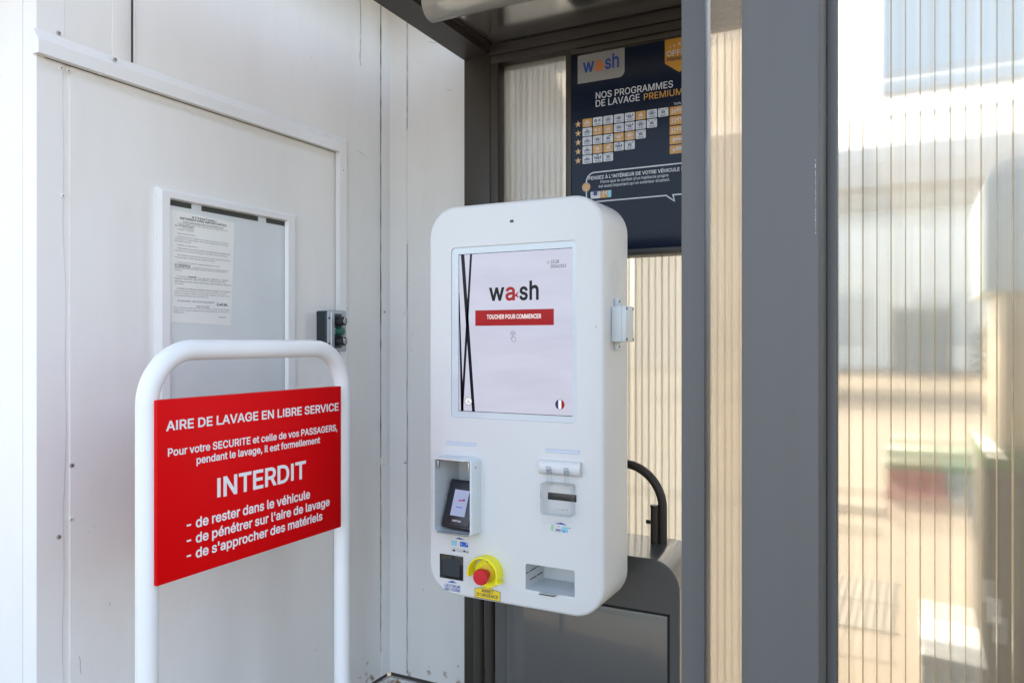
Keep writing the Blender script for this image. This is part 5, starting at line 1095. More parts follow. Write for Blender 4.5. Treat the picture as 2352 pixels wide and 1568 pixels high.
ink = Flat(); xo = q9(1483, 298); ink.text('PREMIUM', xo[0], xo[1], q9(1483, 245)[1] - xo[1], wr * .80, PQ, 0.0010, 18); ink.build('lettering', M['ink'], prn, 0)
for X, Y, rr_ in ((1530, 92, .0035), (1590, 64, .0050), (1665, 38, .0066)):
    p = q9(X, Y); star(ws, p[0], p[1], rr_, PQ, 0.0010); ws = done(ws, 'ribbon_star', M['poster_white'])
tq(ws, 'NOS PROGRAMMES', 460, 838, 1583, 92, 8); ws = done(ws, 'lettering', M['poster_white'])
tq(ws, 'DE LAVAGE', 460, 953, 1105, 92, 8); ws = done(ws, 'lettering', M['poster_white'])
ot = Flat(); tq(ot, 'PREMIUM', 1150, 855, 1720, 92, 8); ot = done(ot, 'lettering', M['orange'])
tq(ws, 'Tarifs', 1588, 922, 1690, 32, 8); ws = done(ws, 'lettering', M['poster_white'])
PS5 = lambda *a: tq(*a, q10, 4.3556)
PS5(ws, "PENSEZ À L'INTÉRIEUR DE VOTRE VÉHICULE !", 322, 558, 1520, 42, 14); ws = done(ws, 'lettering', M['poster_white'])
PS5(ws, "Parce que le confort d'un habitacle propre", 475, 598, 1345, 36, 9); ws = done(ws, 'lettering', M['poster_white'])
PS5(ws, "est aussi important qu'un extérieur éclatant.", 452, 655, 1365, 36, 9); ws = done(ws, 'lettering', M['poster_white'])
# speech bubble outline, bulb, vacuum price
xl, zt_ = q10(292, 500); zT = q10(340, 463)[1]; zB = q10(480, 824)[1]; xR = fx1 - 0.03
lw = .0042
bl = [(q10(480, 824)[0] - .045, zB), (q10(1310, 752)[0], zB), (q10(1415, 805)[0], zB - .020), (q10(1397, 745)[0], zB), (xR, zB)]
ws.line(bl, lw, PQ, 0.0010)
arc = [(xl + .03 - .03 * math.cos(R(a)), zT - .03 + .03 * math.sin(R(a))) for a in range(0, 91, 10)]
ws.line([(xl, zB + .01)] + arc + [(xR, zT)], lw, PQ, 0.0010); ws = done(ws, 'speech_bubble', M['poster_white'])
p = q10(290, 645)
ot.disc(p[0], p[1], .0150, PQ, 0.0013); ot = done(ot, 'bulb_badge', M['orange']); ws.disc(p[0], p[1], .0150, PQ, 0.0014, 20, .0142)
ws.disc(p[0], p[1] - .001, .0058, PQ, 0.0016, 14, .0046); ws.rect(p[0] - .002, p[0] + .002, p[1] - .010, p[1] - .006, PQ, 0.0016)
for a in range(20, 170, 35): ws.line([(p[0] + .0078 * math.cos(R(a)), p[1] + .0078 * math.sin(R(a))), (p[0] + .0108 * math.cos(R(a)), p[1] + .0108 * math.sin(R(a)))], .001, PQ, 0.0016)
ws = done(ws, 'bulb_badge', M['poster_white'])
va, vz = q10(345, 795); vb = q10(468, 740)[0]; vc = q10(562, 740)[0]; vd = q10(609, 740)[0]; vz1 = q10(345, 705)[1]
wt.rrect(va, vb, vz, vz1, .003, PQ, 0.0005); ot.rect(vb, vc, vz, vz1, PQ, 0.0005); ot = done(ot, 'price_tile', M['orange'])
pc = Flat(); pc.rrect(vc, vd, vz, vz1, .003, PQ, 0.0005); pc.build('token_print', M['cyan_card'], prn, 0)
vm = (va + vb) / 2
gl_b.rect(vm - .006, vm + .006, vz + .010, vz + .028, PQ, 0.0009); gl_b.line([(vm - .010, vz + .012), (vm - .006, vz + .034), (vm - .002, vz + .034)], .0012, PQ, .0009); gl_b.line([(vm + .010, vz + .012), (vm + .006, vz + .034), (vm + .002, vz + .034)], .0012, PQ, .0009)
ws.text('3 mn', vb + .007, vz1 - .010, .006, .016, PQ, .0009, 6); ws.text('1', vb + .008, vz + .006, .018, .007, PQ, .0009, 16); ws.text('€', vb + .0165, vz + .011, .012, .010, PQ, .0009, 14); ws.text('1 u', vc + .003, vz + .016, .006, .009, PQ, .0009, 6)
ws.build_split('lettering', M['poster_white'], prn)
wt.build('price_tile', M['poster_white'], prn, 0); gl_b.build('programme_icon', M['navy_ink'], prn, 0)

# ================================================================== grey cabinet under the kiosk
YC0, YC1 = 2.23, 2.49
zt = 0.805
cx0 = PY(1137, 1480, YC0)[0]; cx1 = PY(1561, 1400, YC0)[0]
cab = thing('cabinet', 'grey metal floor cabinet with rounded top corners and a front door, under the white kiosk', 'cabinet', ((cx0 + cx1) / 2, 2.36, -0.1))
RC = 0.088
def cab_ring(y, ins=0.0):
    r = RC - ins; x0, x1, z1 = cx0 + ins, cx1 - ins, zt - ins
    pts = [(x0, -0.1), (x1, -0.1)]
    pts += [(x1 - r + r * math.cos(R(a)), z1 - r + r * math.sin(R(a))) for a in range(0, 91, 6)]
    pts += [(x0 + r + r * math.cos(R(a)), z1 - r + r * math.sin(R(a))) for a in range(90, 181, 6)]
    return [(p[0], y, p[1]) for p in pts]
b = MB(); b.loft([cab_ring(YC0, 0.003), cab_ring(YC0 + 0.003, 0.0), cab_ring(YC1, 0.0)])
body = b.build('casing', M['gray_gloss'], cab, 30)
dx0, dx1 = PY(1164, 1480, YC0)[0], PY(1534, 1480, YC0)[0]
dz1 = (PY(1392.6, 1391, YC0)[1] + PY(1535, 1413, YC0)[1]) / 2
b = Flat()
for r_ in ((dx0, dx1 + 0.004, dz1 - 0.001, dz1 + 0.005), (dx0 - 0.003, dx0, -0.08, dz1 + 0.005), (dx1, dx1 + 0.006, -0.08, dz1 + 0.005)): b.rect(r_[0], r_[1], r_[2], r_[3], ('Y', YC0), 0.0006)
b.build('door_gap', M['gap'], cab, 0)
MB().box(dx0, dx1, YC0 - 0.005, YC0 - 0.001, -0.08, dz1 - 0.001, 0.0022, 2).build('door', M['gray_gloss'], cab)

# conduits running down beside the cabinet
for k, (u, r, y, lean) in enumerate(((1101, 0.020, 2.40, 0.0), (1124, 0.021, 2.36, 0.012))):
    x = PY(u, 1480, y)[0]
    m = MB(); m.tube([(x + lean, y, -0.1), (x + lean * .5, y, 0.35), (x, y, 0.8), (x, y, 1.25)], r, 20)
    o = m.build('cable_conduit', M['gray_dark'], None, 60)
    tag(o, ('dark grey cable conduit standing against the booth post, left of the other conduit' if k == 0 else 'slightly leaning grey cable conduit standing next to the cabinet edge'), 'conduit', 'cable conduits beside the cabinet')

# bent pipe stand on the cabinet
YPp = 2.42
bx = PY(1522, 1236, YPp)[0]; rb = 0.0142
ztop = PY(1445, 1064, YPp)[1]
xend = PY(1436, 1064, YPp)[0]
st = thing('pipe_stand', 'dark grey bent pipe with a short capped stub, rising from the cabinet top', 'pipe', (bx, YPp, zt))
ra = 0.135
pth = [(bx, YPp, zt - 0.002), (bx, YPp, zt + 0.05), (bx, YPp, ztop - ra)] + [(bx - ra + ra * math.cos(R(a)), YPp, ztop - ra + ra * math.sin(R(a))) for a in range(8, 90, 8)] + [(bx - ra, YPp, ztop), (bx - ra - 0.04, YPp, ztop), (bx - ra - 0.10, YPp, ztop - 0.03), (bx - ra - 0.14, YPp, ztop - 0.12)]
MB().tube(pth, rb, 22).build('bent_tube', M['gray_dark'], st, 60)
sx = PY(1503.5, 1236, YPp - 0.01)[0]
zs = PY(1503, 1157, YPp)[1]
m = MB(); m.cyl((sx, YPp - 0.012, zt - 0.002), (sx, YPp - 0.012, zs - 0.006), 0.0125, 22); m.box(sx, bx, YPp - 0.004, YPp + 0.004, zt + 0.02, zs - 0.05)
stub = m.build('stub_pipe', M['gray_dark'], st)
m = MB(); m.cyl((sx, YPp - 0.012, zs - 0.006), (sx, YPp - 0.012, zs), 0.0135, 22, 0.002); m.build('cap', M['black'], stub)
m = MB(); m.cyl((sx - 0.010, YPp - 0.012, zs - 0.056), (sx - 0.027, YPp - 0.012, zs - 0.056), 0.0065, 14, 0.0015); m.build('knob', M['black'], stub)

# ================================================================== payment kiosk
YK = 1.90
KX0, KX1 = PY(985, 784, YK)[0], PY(1387, 784, YK)[0]
KZ1 = PY(1340, 446, YK)[1]; KZ0 = PY(1330, 1418, YK)[1]
KYB = KX1 / (PY(1445, 784, 1)[0])
RK = 0.088
PK = ('Y', YK)
kio = thing('payment_kiosk', 'white wall kiosk with rounded corners and lit touch screen, card readers and emergency button', 'kiosk', ((KX0 + KX1) / 2, YK, KZ0))
rings = []
for a in range(0, 91, 15):
    i = 0.010 * (1 - math.sin(R(a))); y = YK + 0.010 * (1 - math.cos(R(a)))
    rings.append([(p[0], y, p[1]) for p in rr(KX0, KX1, KZ0, KZ1, RK, 12, i)])
for a in range(0, 91, 15):
    i = 0.018 * (1 - math.cos(R(a))); y = KYB - 0.018 + 0.018 * math.sin(R(a))
    rings.append([(p[0], y, p[1]) for p in rr(KX0, KX1, KZ0, KZ1, RK, 12, i)])
m = MB(); m.loft(rings)
kb_ = m.build('body', M['kiosk'], kio, 40)
# recesses
ex0, ex1 = PY(1036, 784, YK)[0], PY(1324, 784, YK)[0]
ez1 = (PY(1037, 571, YK)[1] + PY(1325, 549, YK)[1]) / 2; ez0 = (PY(1035, 957, YK)[1] + PY(1322, 972, YK)[1]) / 2
hxo0, hxo1 = None, PY(1103, 1150, YK)[0]
YH = hxo1 / PY(1083, 784, 1)[0]
hxo0 = PY(994.5, 1140, YH)[0]
hz1 = PY(1080, 1059, YH)[1]; hz0 = PY(1000, 1222, YH)[1]
hi0, hi1, hj0, hj1 = PY(998, 1140, YH)[0], PY(1079, 1140, YH)[0], PY(1000, 1219, YH)[1], PY(1040, 1053.5, YH)[1]
tx0, tx1 = PY(1207, 1330, YK)[0], PY(1320, 1330, YK)[0]
tz1 = (PY(1207, 1294, YK)[1] + PY(1320, 1309, YK)[1]) / 2; tz0 = (PY(1207, 1357, YK)[1] + PY(1320, 1374, YK)[1]) / 2
def prism(x0, x1, z0, z1, r, y0, y1):
    q = MB(); q.loft([[(p[0], y0, p[1]) for p in rr(x0, x1, z0, z1, r, 6)], [(p[0], y1, p[1]) for p in rr(x0, x1, z0, z1, r, 6)]]); return q
cut = []
for prm in ((ex0, ex1, ez0, ez1, 0.012, YK - 0.02, YK + 0.006), (hi0, hi1, hj0, hj1, 0.007, YK - 0.02, YK + 0.085), (tx0, tx1, tz0, tz1, 0.006, YK - 0.02, YK + 0.12)):
    c_ = prism(*prm).build('cutter', None, None, 0)
    md = kb_.modifiers.new('cut', 'BOOLEAN'); md.operation = 'DIFFERENCE'; md.solver = 'EXACT'; md.object = c_; cut.append(c_)
bpy.context.view_layer.update()
me2 = bpy.data.meshes.new_from_object(kb_.evaluated_get(bpy.context.evaluated_depsgraph_get()))
kb_.modifiers.clear(); kb_.data = me2; me2.name = 'body'
me2.shade_smooth(); me2.set_sharp_from_angle(angle=R(40))
for c_ in cut: bpy.data.objects.remove(c_)
# screen
bz = MB(); bz.loft([[(p[0], y, p[1]) for p in rr(ex0, ex1, ez0, ez1, 0.012, 6, 0.0004)] for y in (YK + 0.0035, YK + 0.0055)])
bezel = bz.build('screen_border', M['bezel'], kio, 30)
YSC = YK + 0.0034
PSC = ('Y', YSC)
ux0, ux1 = PY(1053.5, 784, YSC)[0], PY(1315, 784, YSC)[0]
uz1 = (PY(1055, 584, YSC)[1] + PY(1314, 569, YSC)[1]) / 2; uz0 = (PY(1052, 944, YSC)[1] + PY(1314, 955.5, YSC)[1]) / 2
scr = Flat(); scr.rect(ux0, ux1, uz0, uz1, PSC, 0); scr = scr.build('screen', M['screen'], bezel, 0)
q7 = lambda X, Y: ((1200 + X / 2.09) / 1.27551, (550 + Y / 2.09) / 1.27551)
S7 = lambda X, Y: PY(*q7(X, Y), YSC)
dk, rd, wh, ikk = Flat(), Flat(), Flat(), Flat()
e = .0016
for r_ in ((ux0, ux1, uz1 - e, uz1), (ux0, ux1, uz0, uz0 + e), (ux0, ux0 + e, uz0, uz1)): dk.rect(r_[0], r_[1], r_[2], r_[3], PSC, .0004)
def stroke(X0, Y0, X1, Y1, w0, w1, bb=dk):
    a0, z0 = S7(X0, Y0); a1, z1 = S7(X1, Y1)
    w0 *= .00064; w1 *= .00064
    bb.poly([(a0 - w0 / 2, z0), (a0 + w0 / 2, z0), (a1 + w1 / 2, z1), (a1 - w1 / 2, z1)], PSC, .0006)
stroke(325, 409, 392, 1368, 18, 15); stroke(377, 407, 322, 1364, 11, 12); stroke(303, 640, 323, 1364, 4, 15)
def logo(X0, X1, Yb, cap):
    a0, z0 = S7(X0, Yb); a1, z1 = S7(X1, Yb); cz = S7(X0, Yb - cap)[1] - z0
    wash_word(ikk, rd, a0, z0, a1, cz, PSC, .0008)
logo(487, 797, 690, 100)
a0, z0 = S7(403, 846); a1, z1 = S7(884, 741)
z0 = (z0 + S7(884, 839)[1]) / 2; z1 = (z1 + S7(403, 750)[1]) / 2
rd.rect(a0, a1, z0, z1, PSC, .0008)
tS = lambda bb, s, X0, Y0, X1, cap, bold, off=.0012: tx(bb, s, *q7(X0, Y0), q7(X1, Y0)[0], cap / 2.09 / 1.27551, PSC, off, bold, PY)
tS(wh, 'TOUCHER POUR COMMENCER', 474, 803, 806, 25, 14)
tS(ikk, '10:28', 865, 464, 916, 21, 0, .0008); tS(ikk, '05/04/2023', 863, 491, 959, 19, 0, .0008)
p = S7(850, 458); ikk.disc(p[0], p[1], .0040, PSC, .0008, 20, .0034); ikk.line([(p[0] - .0016, p[1] + .0012), p, (p[0] + .0014, p[1] - .0018)], .0006, PSC, .0008)
# hand that taps
p = S7(634, 895)
ikk.disc(p[0], p[1], .0058, PSC, .0008, 20, .0051, -30, 210); ikk.disc(p[0], p[1], .0084, PSC, .0008, 20, .0078, -20, 200)
hp = [(-.0016, .002), (-.0016, -.012), (-.0062, -.0085), (-.0068, -.0115), (-.0016, -.0205), (.0078, -.0205), (.0085, -.0100), (.0016, -.0070), (.0016, .002), (-.0016, .002)]
ikk.line([(p[0] + x, p[1] + z) for x, z in hp], .0008, PSC, .0008)
# round badges
p = S7(361, 1306); wh.disc(p[0], p[1], .0118, PSC, .0009, 28); ikk.disc(p[0], p[1], .0118, PSC, .0012, 28, .0106)
ikk.disc(p[0] - .0008, p[1] + .0052, .0012, PSC, .0014, 12); ikk.line([(p[0] - .0008, p[1] + .004), (p[0] - .0008, p[1] - .001), (p[0] + .003, p[1] - .001), (p[0] + .0042, p[1] - .0055)], .0011, PSC, .0014)
ikk.disc(p[0] - .0006, p[1] - .0032, .0038, PSC, .0014, 18, .0029, 120, 340)
p = S7(921, 1326); rad = .0128
def seg(bb, xa, xb):
    pts = [(p[0] + x, p[1] + math.sqrt(max(0, rad * rad - x * x))) for x in [xa + (xb - xa) * k / 8 for k in range(9)]]
    pts += [(x, 2 * p[1] - z) for x, z in reversed(pts)]
    bb.poly(pts, PSC, .0010)
nv = Flat(); seg(nv, -rad + .0002, -rad / 3); nv.build('flag_badge', M['navy_ink'], scr, 0); seg(wh, -rad / 3, rad / 3); seg(rd, rad / 3, rad - .0002); dk.disc(p[0], p[1], rad + .0008, PSC, .0012, 28, rad - .0003)
dk.build_split('screen_pattern', M['screen_dark'], scr); rd.build_split('screen_button', M['screen_red'], scr); wh.build_split('lettering', M['screen_white'], scr); ikk.build_split('screen_symbol', M['screen_ink'], scr)
# camera window, tiny microphone holes, light windows
x, z = PY(1175.5, 508, YK)
b = Flat(); b.rrect(x - .0062, x + .0062, z - .0040, z + .0040, .0038, PK, .0006); b.build('camera_window', M['black_gloss'], kio, 0)
b = Flat(); x, z = PY(1369.5, 750, YK); 
for k in range(6): b.disc(x + .0028 * math.cos(R(60 * k)), z + .0028 * math.sin(R(60 * k)), .0006, PK, .0006, 8)
b.disc(x, z, .0006, PK, .0006, 8); b.build('microphone_holes', M['slate'], kio, 0)
for ua, va, ub, vb, hh in ((1026, 1013, 1093, 1018, 7), (1254.5, 1029.5, 1330.5, 1036, 7)):
    xa, za = PY(ua, va, YK); xb, zb = PY(ub, vb, YK); zm = (za + zb) / 2
    b = Flat(); b.rect(xa - .0007, xb + .0007, zm - .0092, zm + .0007, PK, .0005); o = b.build('light_frame', M['grey_ink'], kio, 0)
    b = Flat(); b.rect(xa, xb, zm - .0085, zm, PK, .0009); b.build('light_window', M['light_bar'], o, 0)
# hood round the card terminal
m = MB()
o_ = rr(hxo0, hxo1, hz0, hz1 + .002, 0.010, 6); i_ = rr(hi0, hi1, hj0, hj1, 0.007, 6)
shr = lambda L, k: [(p[0] + ((hxo0 + hxo1) / 2 - p[0]) * k, p[1] + ((hz0 + hz1) / 2 - p[1]) * k) for p in L]
m.loft([[(p[0], YK, p[1]) for p in shr(o_, -.03)], [(p[0], YH + .006, p[1]) for p in o_], [(p[0], YH + .0015, p[1]) for p in shr(o_, .012)], [(p[0], YH, p[1]) for p in shr(o_, .03)], [(p[0], YH, p[1]) for p in i_], [(p[0], YK + .084, p[1]) for p in rr(hi0 + .0004, hi1 - .0004, hj0 + .0004, hj1 - .0004, 0.007, 6)]], (False, False))
hood = m.build('terminal_hood', M['grey_box'], kio, 40)
m = MB(); m.box(hi0 + .016, hi1 - .016, YH + .002, YH + .012, hj1 - .007, hj1 - .003, .001); m.box(hi0 + .006, hi0 + .012, YH + .003, YH + .010, hj1 - .03, hj1 - .008, .001); m.box(hi1 - .010, hi1 - .004, YH + .003, YH + .010, hj1 - .04, hj1 - .008, .001)
m.build('flap_hinge', M['steel'], hood)
m = MB(); m.box(hi0 + .012, hi1 - .004, YH - .006, YH + .012, hj0 - .003, hj0 + .001, .001); m.build('flap_lip', M['acrylic_edge'], hood)
m = MB(); m.cyl((hxo1 - .001, YH + .022, hz1 - .020), (hxo1 + .0015, YH + .022, hz1 - .020), .0045, 16, .001); m.build('latch', M['alu'], hood)
# terminal, leaning back inside the hood
tw_, th_ = 0.101, 0.139
tzc = (PY(1030, 1096, YK + .02)[1] + PY(1030, 1203, YK)[1]) / 2
T = Matrix.Translation(((hi0 + hi1) / 2 + 0.004, YK - 0.004, tzc - 0.004)) @ Matrix.Rotation(R(-20), 4, 'X') @ Matrix.Rotation(R(2), 4, 'Y')
m = MB(); m.box(-tw_ / 2, tw_ / 2, -.006, .014, -th_ / 2, th_ / 2, .006, 3, T); m.box(-tw_ / 2 + .008, tw_ / 2 - .008, -.010, .0, -th_ / 2 + .008, th_ / 2 - .008, .003, 2, T)
term = m.build('card_terminal', M['black'], kio)
def onT(pts, yy): return [T @ Vector((x, yy, z)) for x, z in pts]
def sheetT(name, mat, x0, x1, z0, z1, yy, par):
    q = Flat(); q.face(onT([(x0, z0), (x1, z0), (x1, z1), (x0, z1)], yy)); return q.build(name, mat, par, 0)
ts = sheetT('terminal_screen', M['screen_blue'], -.024, .024, -.034, .040, -.0104, term)
def textT(bb, s, x0, z0, cap, w, bold, yy=-.0108):
    q = Flat(); q.text(s, x0, z0, cap, w, ('Y', 0), -yy, bold); bmesh.ops.transform(q.bm, matrix=T, verts=q.bm.verts); bb.join(q.bm)
b = Flat(); textT(b, 'CASTLES', -.014, -.0495, .0046, .030, 14); b.build('lettering', M['letter'], term, 0)
b = Flat(); b.face(onT([(-.006, .008), (.016, .010), (.016, .0125), (-.006, .0115)], -.0107)); b.build('screen_button', M['screen_red'], ts, 0)
b = Flat(); b.face(onT([(.006, .012), (.015, .012), (.015, .016), (.006, .014)], -.0107)); b.face(onT([(-.010, -.010), (.012, -.010), (.012, -.008), (-.010, -.008)], -.0107)); b.build('screen_print', M['blue_card'], ts, 0)
b = Flat(); b.face(onT([(-.022, -.0575), (.026, -.0575), (.026, -.0555), (-.022, -.0555)], -.0105)); b.build('card_slot', M['slate'], term, 0)
# stickers under the hood
q11 = lambda X, Y: PY((1250 + X / 3.267) / 1.27551, (1300 + Y / 3.267) / 1.27551, YK)
def quad(bb, X0, Y0, X1, Y1, off=.0006, q=q11, r=.002):
    a = q(X0, Y0); c = q(X1, Y1); bb.rrect(a[0], c[0], min(a[1], c[1]), max(a[1], c[1]), r, PK, off)
bi, cy, bc, gi, ki = Flat(), Flat(), Flat(), Flat(), Flat()
def tri(bb, X0, Y0, X1, Y1, XT_, YT, q=q11):
    bb.poly([q(X0, Y0), q(X1, Y1), q(XT_, YT)], PK, .0007)
tri(bi, 272, 904, 366, 918, 313, 893)
quad(cy, 237, 918, 290, 975); quad(bc, 320, 932, 397, 990)
wl_ = Flat(); quad(wl_, 328, 950, 340, 958, .0010, q11, .0006); quad(wl_, 380, 945, 392, 962, .0010, q11, .001)
for k in range(4): quad(wl_, 330 + 15 * k, 970, 340 + 15 * k, 974, .0010, q11, .0003)
def outline(bb, X0, Y0, X1, Y1, r=.003, w=.0007):
    a = q11(X0, Y0); c = q11(X1, Y1)
    L = rr(a[0], c[0], c[1], a[1], r, 5); L.append(L[0]); bb.line(L, w, PK, .0007)
outline(gi, 233, 984, 286, 1026, .0065); outline(gi, 293, 993, 343, 1034); outline(gi, 350, 1001, 401, 1042)
for k in range(3):
    p = q11(256, 1004); gi.disc(p[0], p[1] - .001, .003 + .002 * k, PK, .0008, 12, .0024 + .002 * k, -45, 45)
p = q11(247, 1006); ki.poly([(p[0], p[1] - .003), (p[0] + .008, p[1] - .006), (p[0] + .010, p[1] - .001), (p[0] + .002, p[1] + .001)], PK, .0008)
p = q11(302, 1020); gi.text('G Pay', p[0], p[1] - .002, .0058, .0150, PK, .0008, 4)
p = q11(372, 1030); ki.text('Pay', p[0], p[1] - .002, .0056, .0098, PK, .0008, 6); p = q11(361, 1024); ki.disc(p[0], p[1], .0030, PK, .0008, 14)
# QR reader window and its caption
b = MB(); xa, za = q11(130, 1050); xb, zb = q11(350, 1300)
zq0, zq1 = (q11(130, 1272)[1] + q11(350, 1308)[1]) / 2, (q11(130, 1045)[1] + q11(350, 1078)[1]) / 2
b.box(xa, xb, YK - .003, YK + .001, zq0, zq1, .0008); qr = b.build('code_reader', M['black_gloss'], kio)
b = Flat(); b.rrect(xa + .010, xb - .010, zq0 + .009, zq1 - .009, .006, ('Y', YK - .003), .0005); b.build('reader_window', M['slate'], qr, 0)
tri(bi, 195, 1318, 293, 1332, 245, 1306)
t11 = lambda bb, s, X0, Y0, X1, cap, bold: tx(bb, s, (1250 + X0 / 3.267) / 1.27551, (1300 + Y0 / 3.267) / 1.27551, (1250 + X1 / 3.267) / 1.27551, cap / 3.267 / 1.27551, PK, .0008, bold, PY)
t11(bi, 'LECTEUR', 172, 1357, 322, 25, 12); t11(bi, 'QR CODE', 172, 1391, 324, 25, 12)
# stickers under the card reader on the right
q12 = lambda X, Y: PY((1540 + X / 4.9) / 1.27551, (1280 + Y / 4.9) / 1.27551, YK)
tri(bi, 420, 1238, 596, 1264, 510, 1221, q12)
gc = Flat(); quad(gc, 362, 1255, 400, 1345, .0006, q12, .001); quad(cy, 515, 1280, 606, 1376, .0006, q12)
quad(bi, 460, 1276, 487, 1288, .0006, q12, .001); quad(bi, 618, 1298, 648, 1310, .0006, q12, .001); quad(bi, 415, 1352, 490, 1358, .0006, q12, .0005)
p = q12(428, 1338); bi.text('wash', p[0], p[1], .0056, .0165, PK, .0008, 14)
p = q12(530, 1352); bi.text('ap', p[0], p[1], .0040, .0080, PK, .0008, 14)
quad(wl_, 522, 1290, 548, 1296, .0010, q12, .0005); quad(wl_, 522, 1312, 540, 1318, .0010, q12, .0005)
bi.build_split('lettering', M['blue_ink'], kio); cy.build_split('card_picture', M['cyan_card'], kio); bc.build('card_picture', M['blue_card'], kio, 0); gc.build('card_picture', M['green_card'], kio, 0)
gi.build_split('payment_symbol', M['grey_ink'], kio); ki.build_split('payment_symbol', M['ink'], kio); wl_.build_split('card_print', M['letter'], kio)
# emergency stop
cxe = PY(1121, 1312, YK)[0]; cze = PY(1121, 1312, YK)[1]
es = MB(); es.cyl((cxe, YK - .006, cze - .004), (cxe, YK, cze - .004), .040, 40)
OR, IR, PR = .0485, .0435, .036
A = [R(a) for a in range(-22, 203, 9)]
ring = []
for a in A:
    c__, s__ = math.cos(a), math.sin(a)
    ring.append([(cxe + OR * c__, YK, cze + OR * s__), (cxe + OR * c__, YK - PR + .002, cze + OR * s__), (cxe + (OR - .0015) * c__, YK - PR, cze + (OR - .0015) * s__), (cxe + (IR + .001) * c__, YK - PR, cze + (IR + .001) * s__), (cxe + IR * c__, YK - PR + .002, cze + IR * s__), (cxe + IR * c__, YK, cze + IR * s__)])
es.loft(ring)
for a in (A[0],):
    es.box(cxe + OR * math.cos(a) - .004, cxe + OR * math.cos(a) + .007, YK - PR, YK - .002, cze + OR * math.sin(a) - .003, cze + OR * math.sin(a) + .0005, .001)
eg = es.build('emergency_guard', M['yellow'], kio, 35)
zb_c = cze - .004
m = MB(); m.tube([(cxe, YK - .0061, zb_c), (cxe, YK - .0105, zb_c), (cxe, YK - .011, zb_c)], [.0255, .0255, .0245], 32); col = m.build('collar', M['yellow_label'], eg, 50)
m = MB(); m.tube([(cxe, YK - .011, zb_c), (cxe, YK - .030, zb_c), (cxe, YK - .0305, zb_c), (cxe, YK - .036, zb_c), (cxe, YK - .046, zb_c), (cxe, YK - .0495, zb_c), (cxe, YK - .050, zb_c), (cxe, YK - .0485, zb_c)], [.013, .0150, .0205, .0222, .0220, .0200, .0150, .001], 40)
m.build('emergency_button', M['red_btn'], kio, 30)
m = MB(); m.cyl((cxe + .002, YK - .0062, cze + .030), (cxe + .002, YK - .010, cze + .030), .0028, 12); m.build('screw', M['steel'], eg)
yl = Flat(); pts = [q11(463, 1377), q11(575, 1369), q11(705, 1418), q11(705, 1506), q11(463, 1461)]
pts[0] = (pts[0][0], pts[0][1]); yl.poly(pts, PK, .0006); ylo = yl.build('emergency_label', M['yellow_label'], kio, 0)
b = Flat(); b.line(pts + [pts[0]], .0012, PK, .0009); t11(b, 'ARRET', 527, 1413, 641, 30, 16); t11(b, "D'URGENCE", 480, 1446, 688, 30, 16); b.build('lettering', M['ink'], ylo, 0)
# ticket tray
MB().box(tx0 - .002, tx1 + .002, YK + .0006, YK + .116, tz0 - .001, tz0 + .0040).build('tray_floor', M['grey_box'], kio)
b = MB(); dzt = tz0 + .0042
q13 = lambda X, Y: PY((1500 + X / 9.8) / 1.27551, (1620 + Y / 9.8) / 1.27551, YK - .002)
xa, xb = q13(810, 1140)[0], q13(1330, 1140)[0]
m = MB(); m.box(xa, xb, YK - .010, YK + .004, dzt - .0005, dzt + .0006); m.build('tray_tab', M['acrylic'], kio)
b = Flat(); b.poly([(xa, dzt - .0040), (xb - .010, dzt - .0040), (xb, dzt + .001), (xb - .003, dzt + .001), (xb - .012, dzt - .0012), (xa, dzt - .0012)], ('Y', YK - .0108), 0); b.build('tab_edge', M['black'], kio, 0)
b = MB()
for zz, ya_, yb_ in ((.046, .004, .02), (.046, .028, .068), (.046, .075, .11), (.022, .028, .068), (.022, .075, .11)):
    b.box(tx0 + .0002, tx0 + .0010, YK + ya_, YK + yb_, tz0 + zz, tz0 + zz + .0022)
b.build_split('tray_slot', M['gap'], kio)
# card reader with its clear flap
xa, xb = q12(222, 400)[0], q12(806, 400)[0]
zq = (q12(222, 318)[1] + q12(806, 352)[1]) / 2; zr = (q12(225, 520)[1] + q12(806, 572)[1]) / 2
m = MB(); prof = []
for k in range(9): a = R(180 * k / 8); prof.append((YK - .017 * math.sin(a) ** .7, (zq + zr) / 2 + (zq - zr) / 2 * math.cos(a)))
m.loft([[(x + 0, y, z) for y, z in prof] for x in (xa, xa + .002, xb - .004, xb)])
hb = m.build('hinge_bar', M['kiosk'], kio, 40)
for Xc in (360, 610):
    xa_, xb_ = q12(Xc - 45, 470)[0] + .003, q12(Xc + 40, 470)[0]
    m = MB(); m.box(xa_, xb_, YK - .0178, YK - .0145, zr + .006, zr + (zq - zr) * .62, .001); o = m.build('hinge_slot', M['alu'], hb)
    m = MB(); m.cyl((xa_ + .002, YK - .0185, zr + .016), (xb_ - .001, YK - .0185, zr + .016), .0022, 10); m.build('hinge_pin', M['alu'], o)
    m = MB(); xc = (xa_ + xb_) / 2 + .004; m.box(xc - .007, xc + .007, YK - .022, YK - .019, zr - .024, zr + .016, .0012); m.build('flap_arm', M['acrylic_edge'], hb)
YF = YK - .026
fa = lambda X, Y, y=YF: PY((1540 + X / 4.9) / 1.27551, (1280 + Y / 4.9) / 1.27551, y)
x0, x1 = fa(212, 800)[0], fa(662, 800)[0]
z1 = (fa(240, 652)[1] + fa(640, 688)[1]) / 2; z0 = (fa(230, 1110)[1] + fa(640, 1152)[1]) / 2
F_ = rr(x0, x1, z0, z1, .008, 6)
m = MB(); m.loft([[(p[0], YF, p[1]) for p in F_], [(p[0], YF + .0015, p[1]) for p in F_]]); flap = m.build('reader_flap', M['acrylic'], kio, 30)
Fi = rr(x0, x1, z0, z1, .008, 6, .0022)
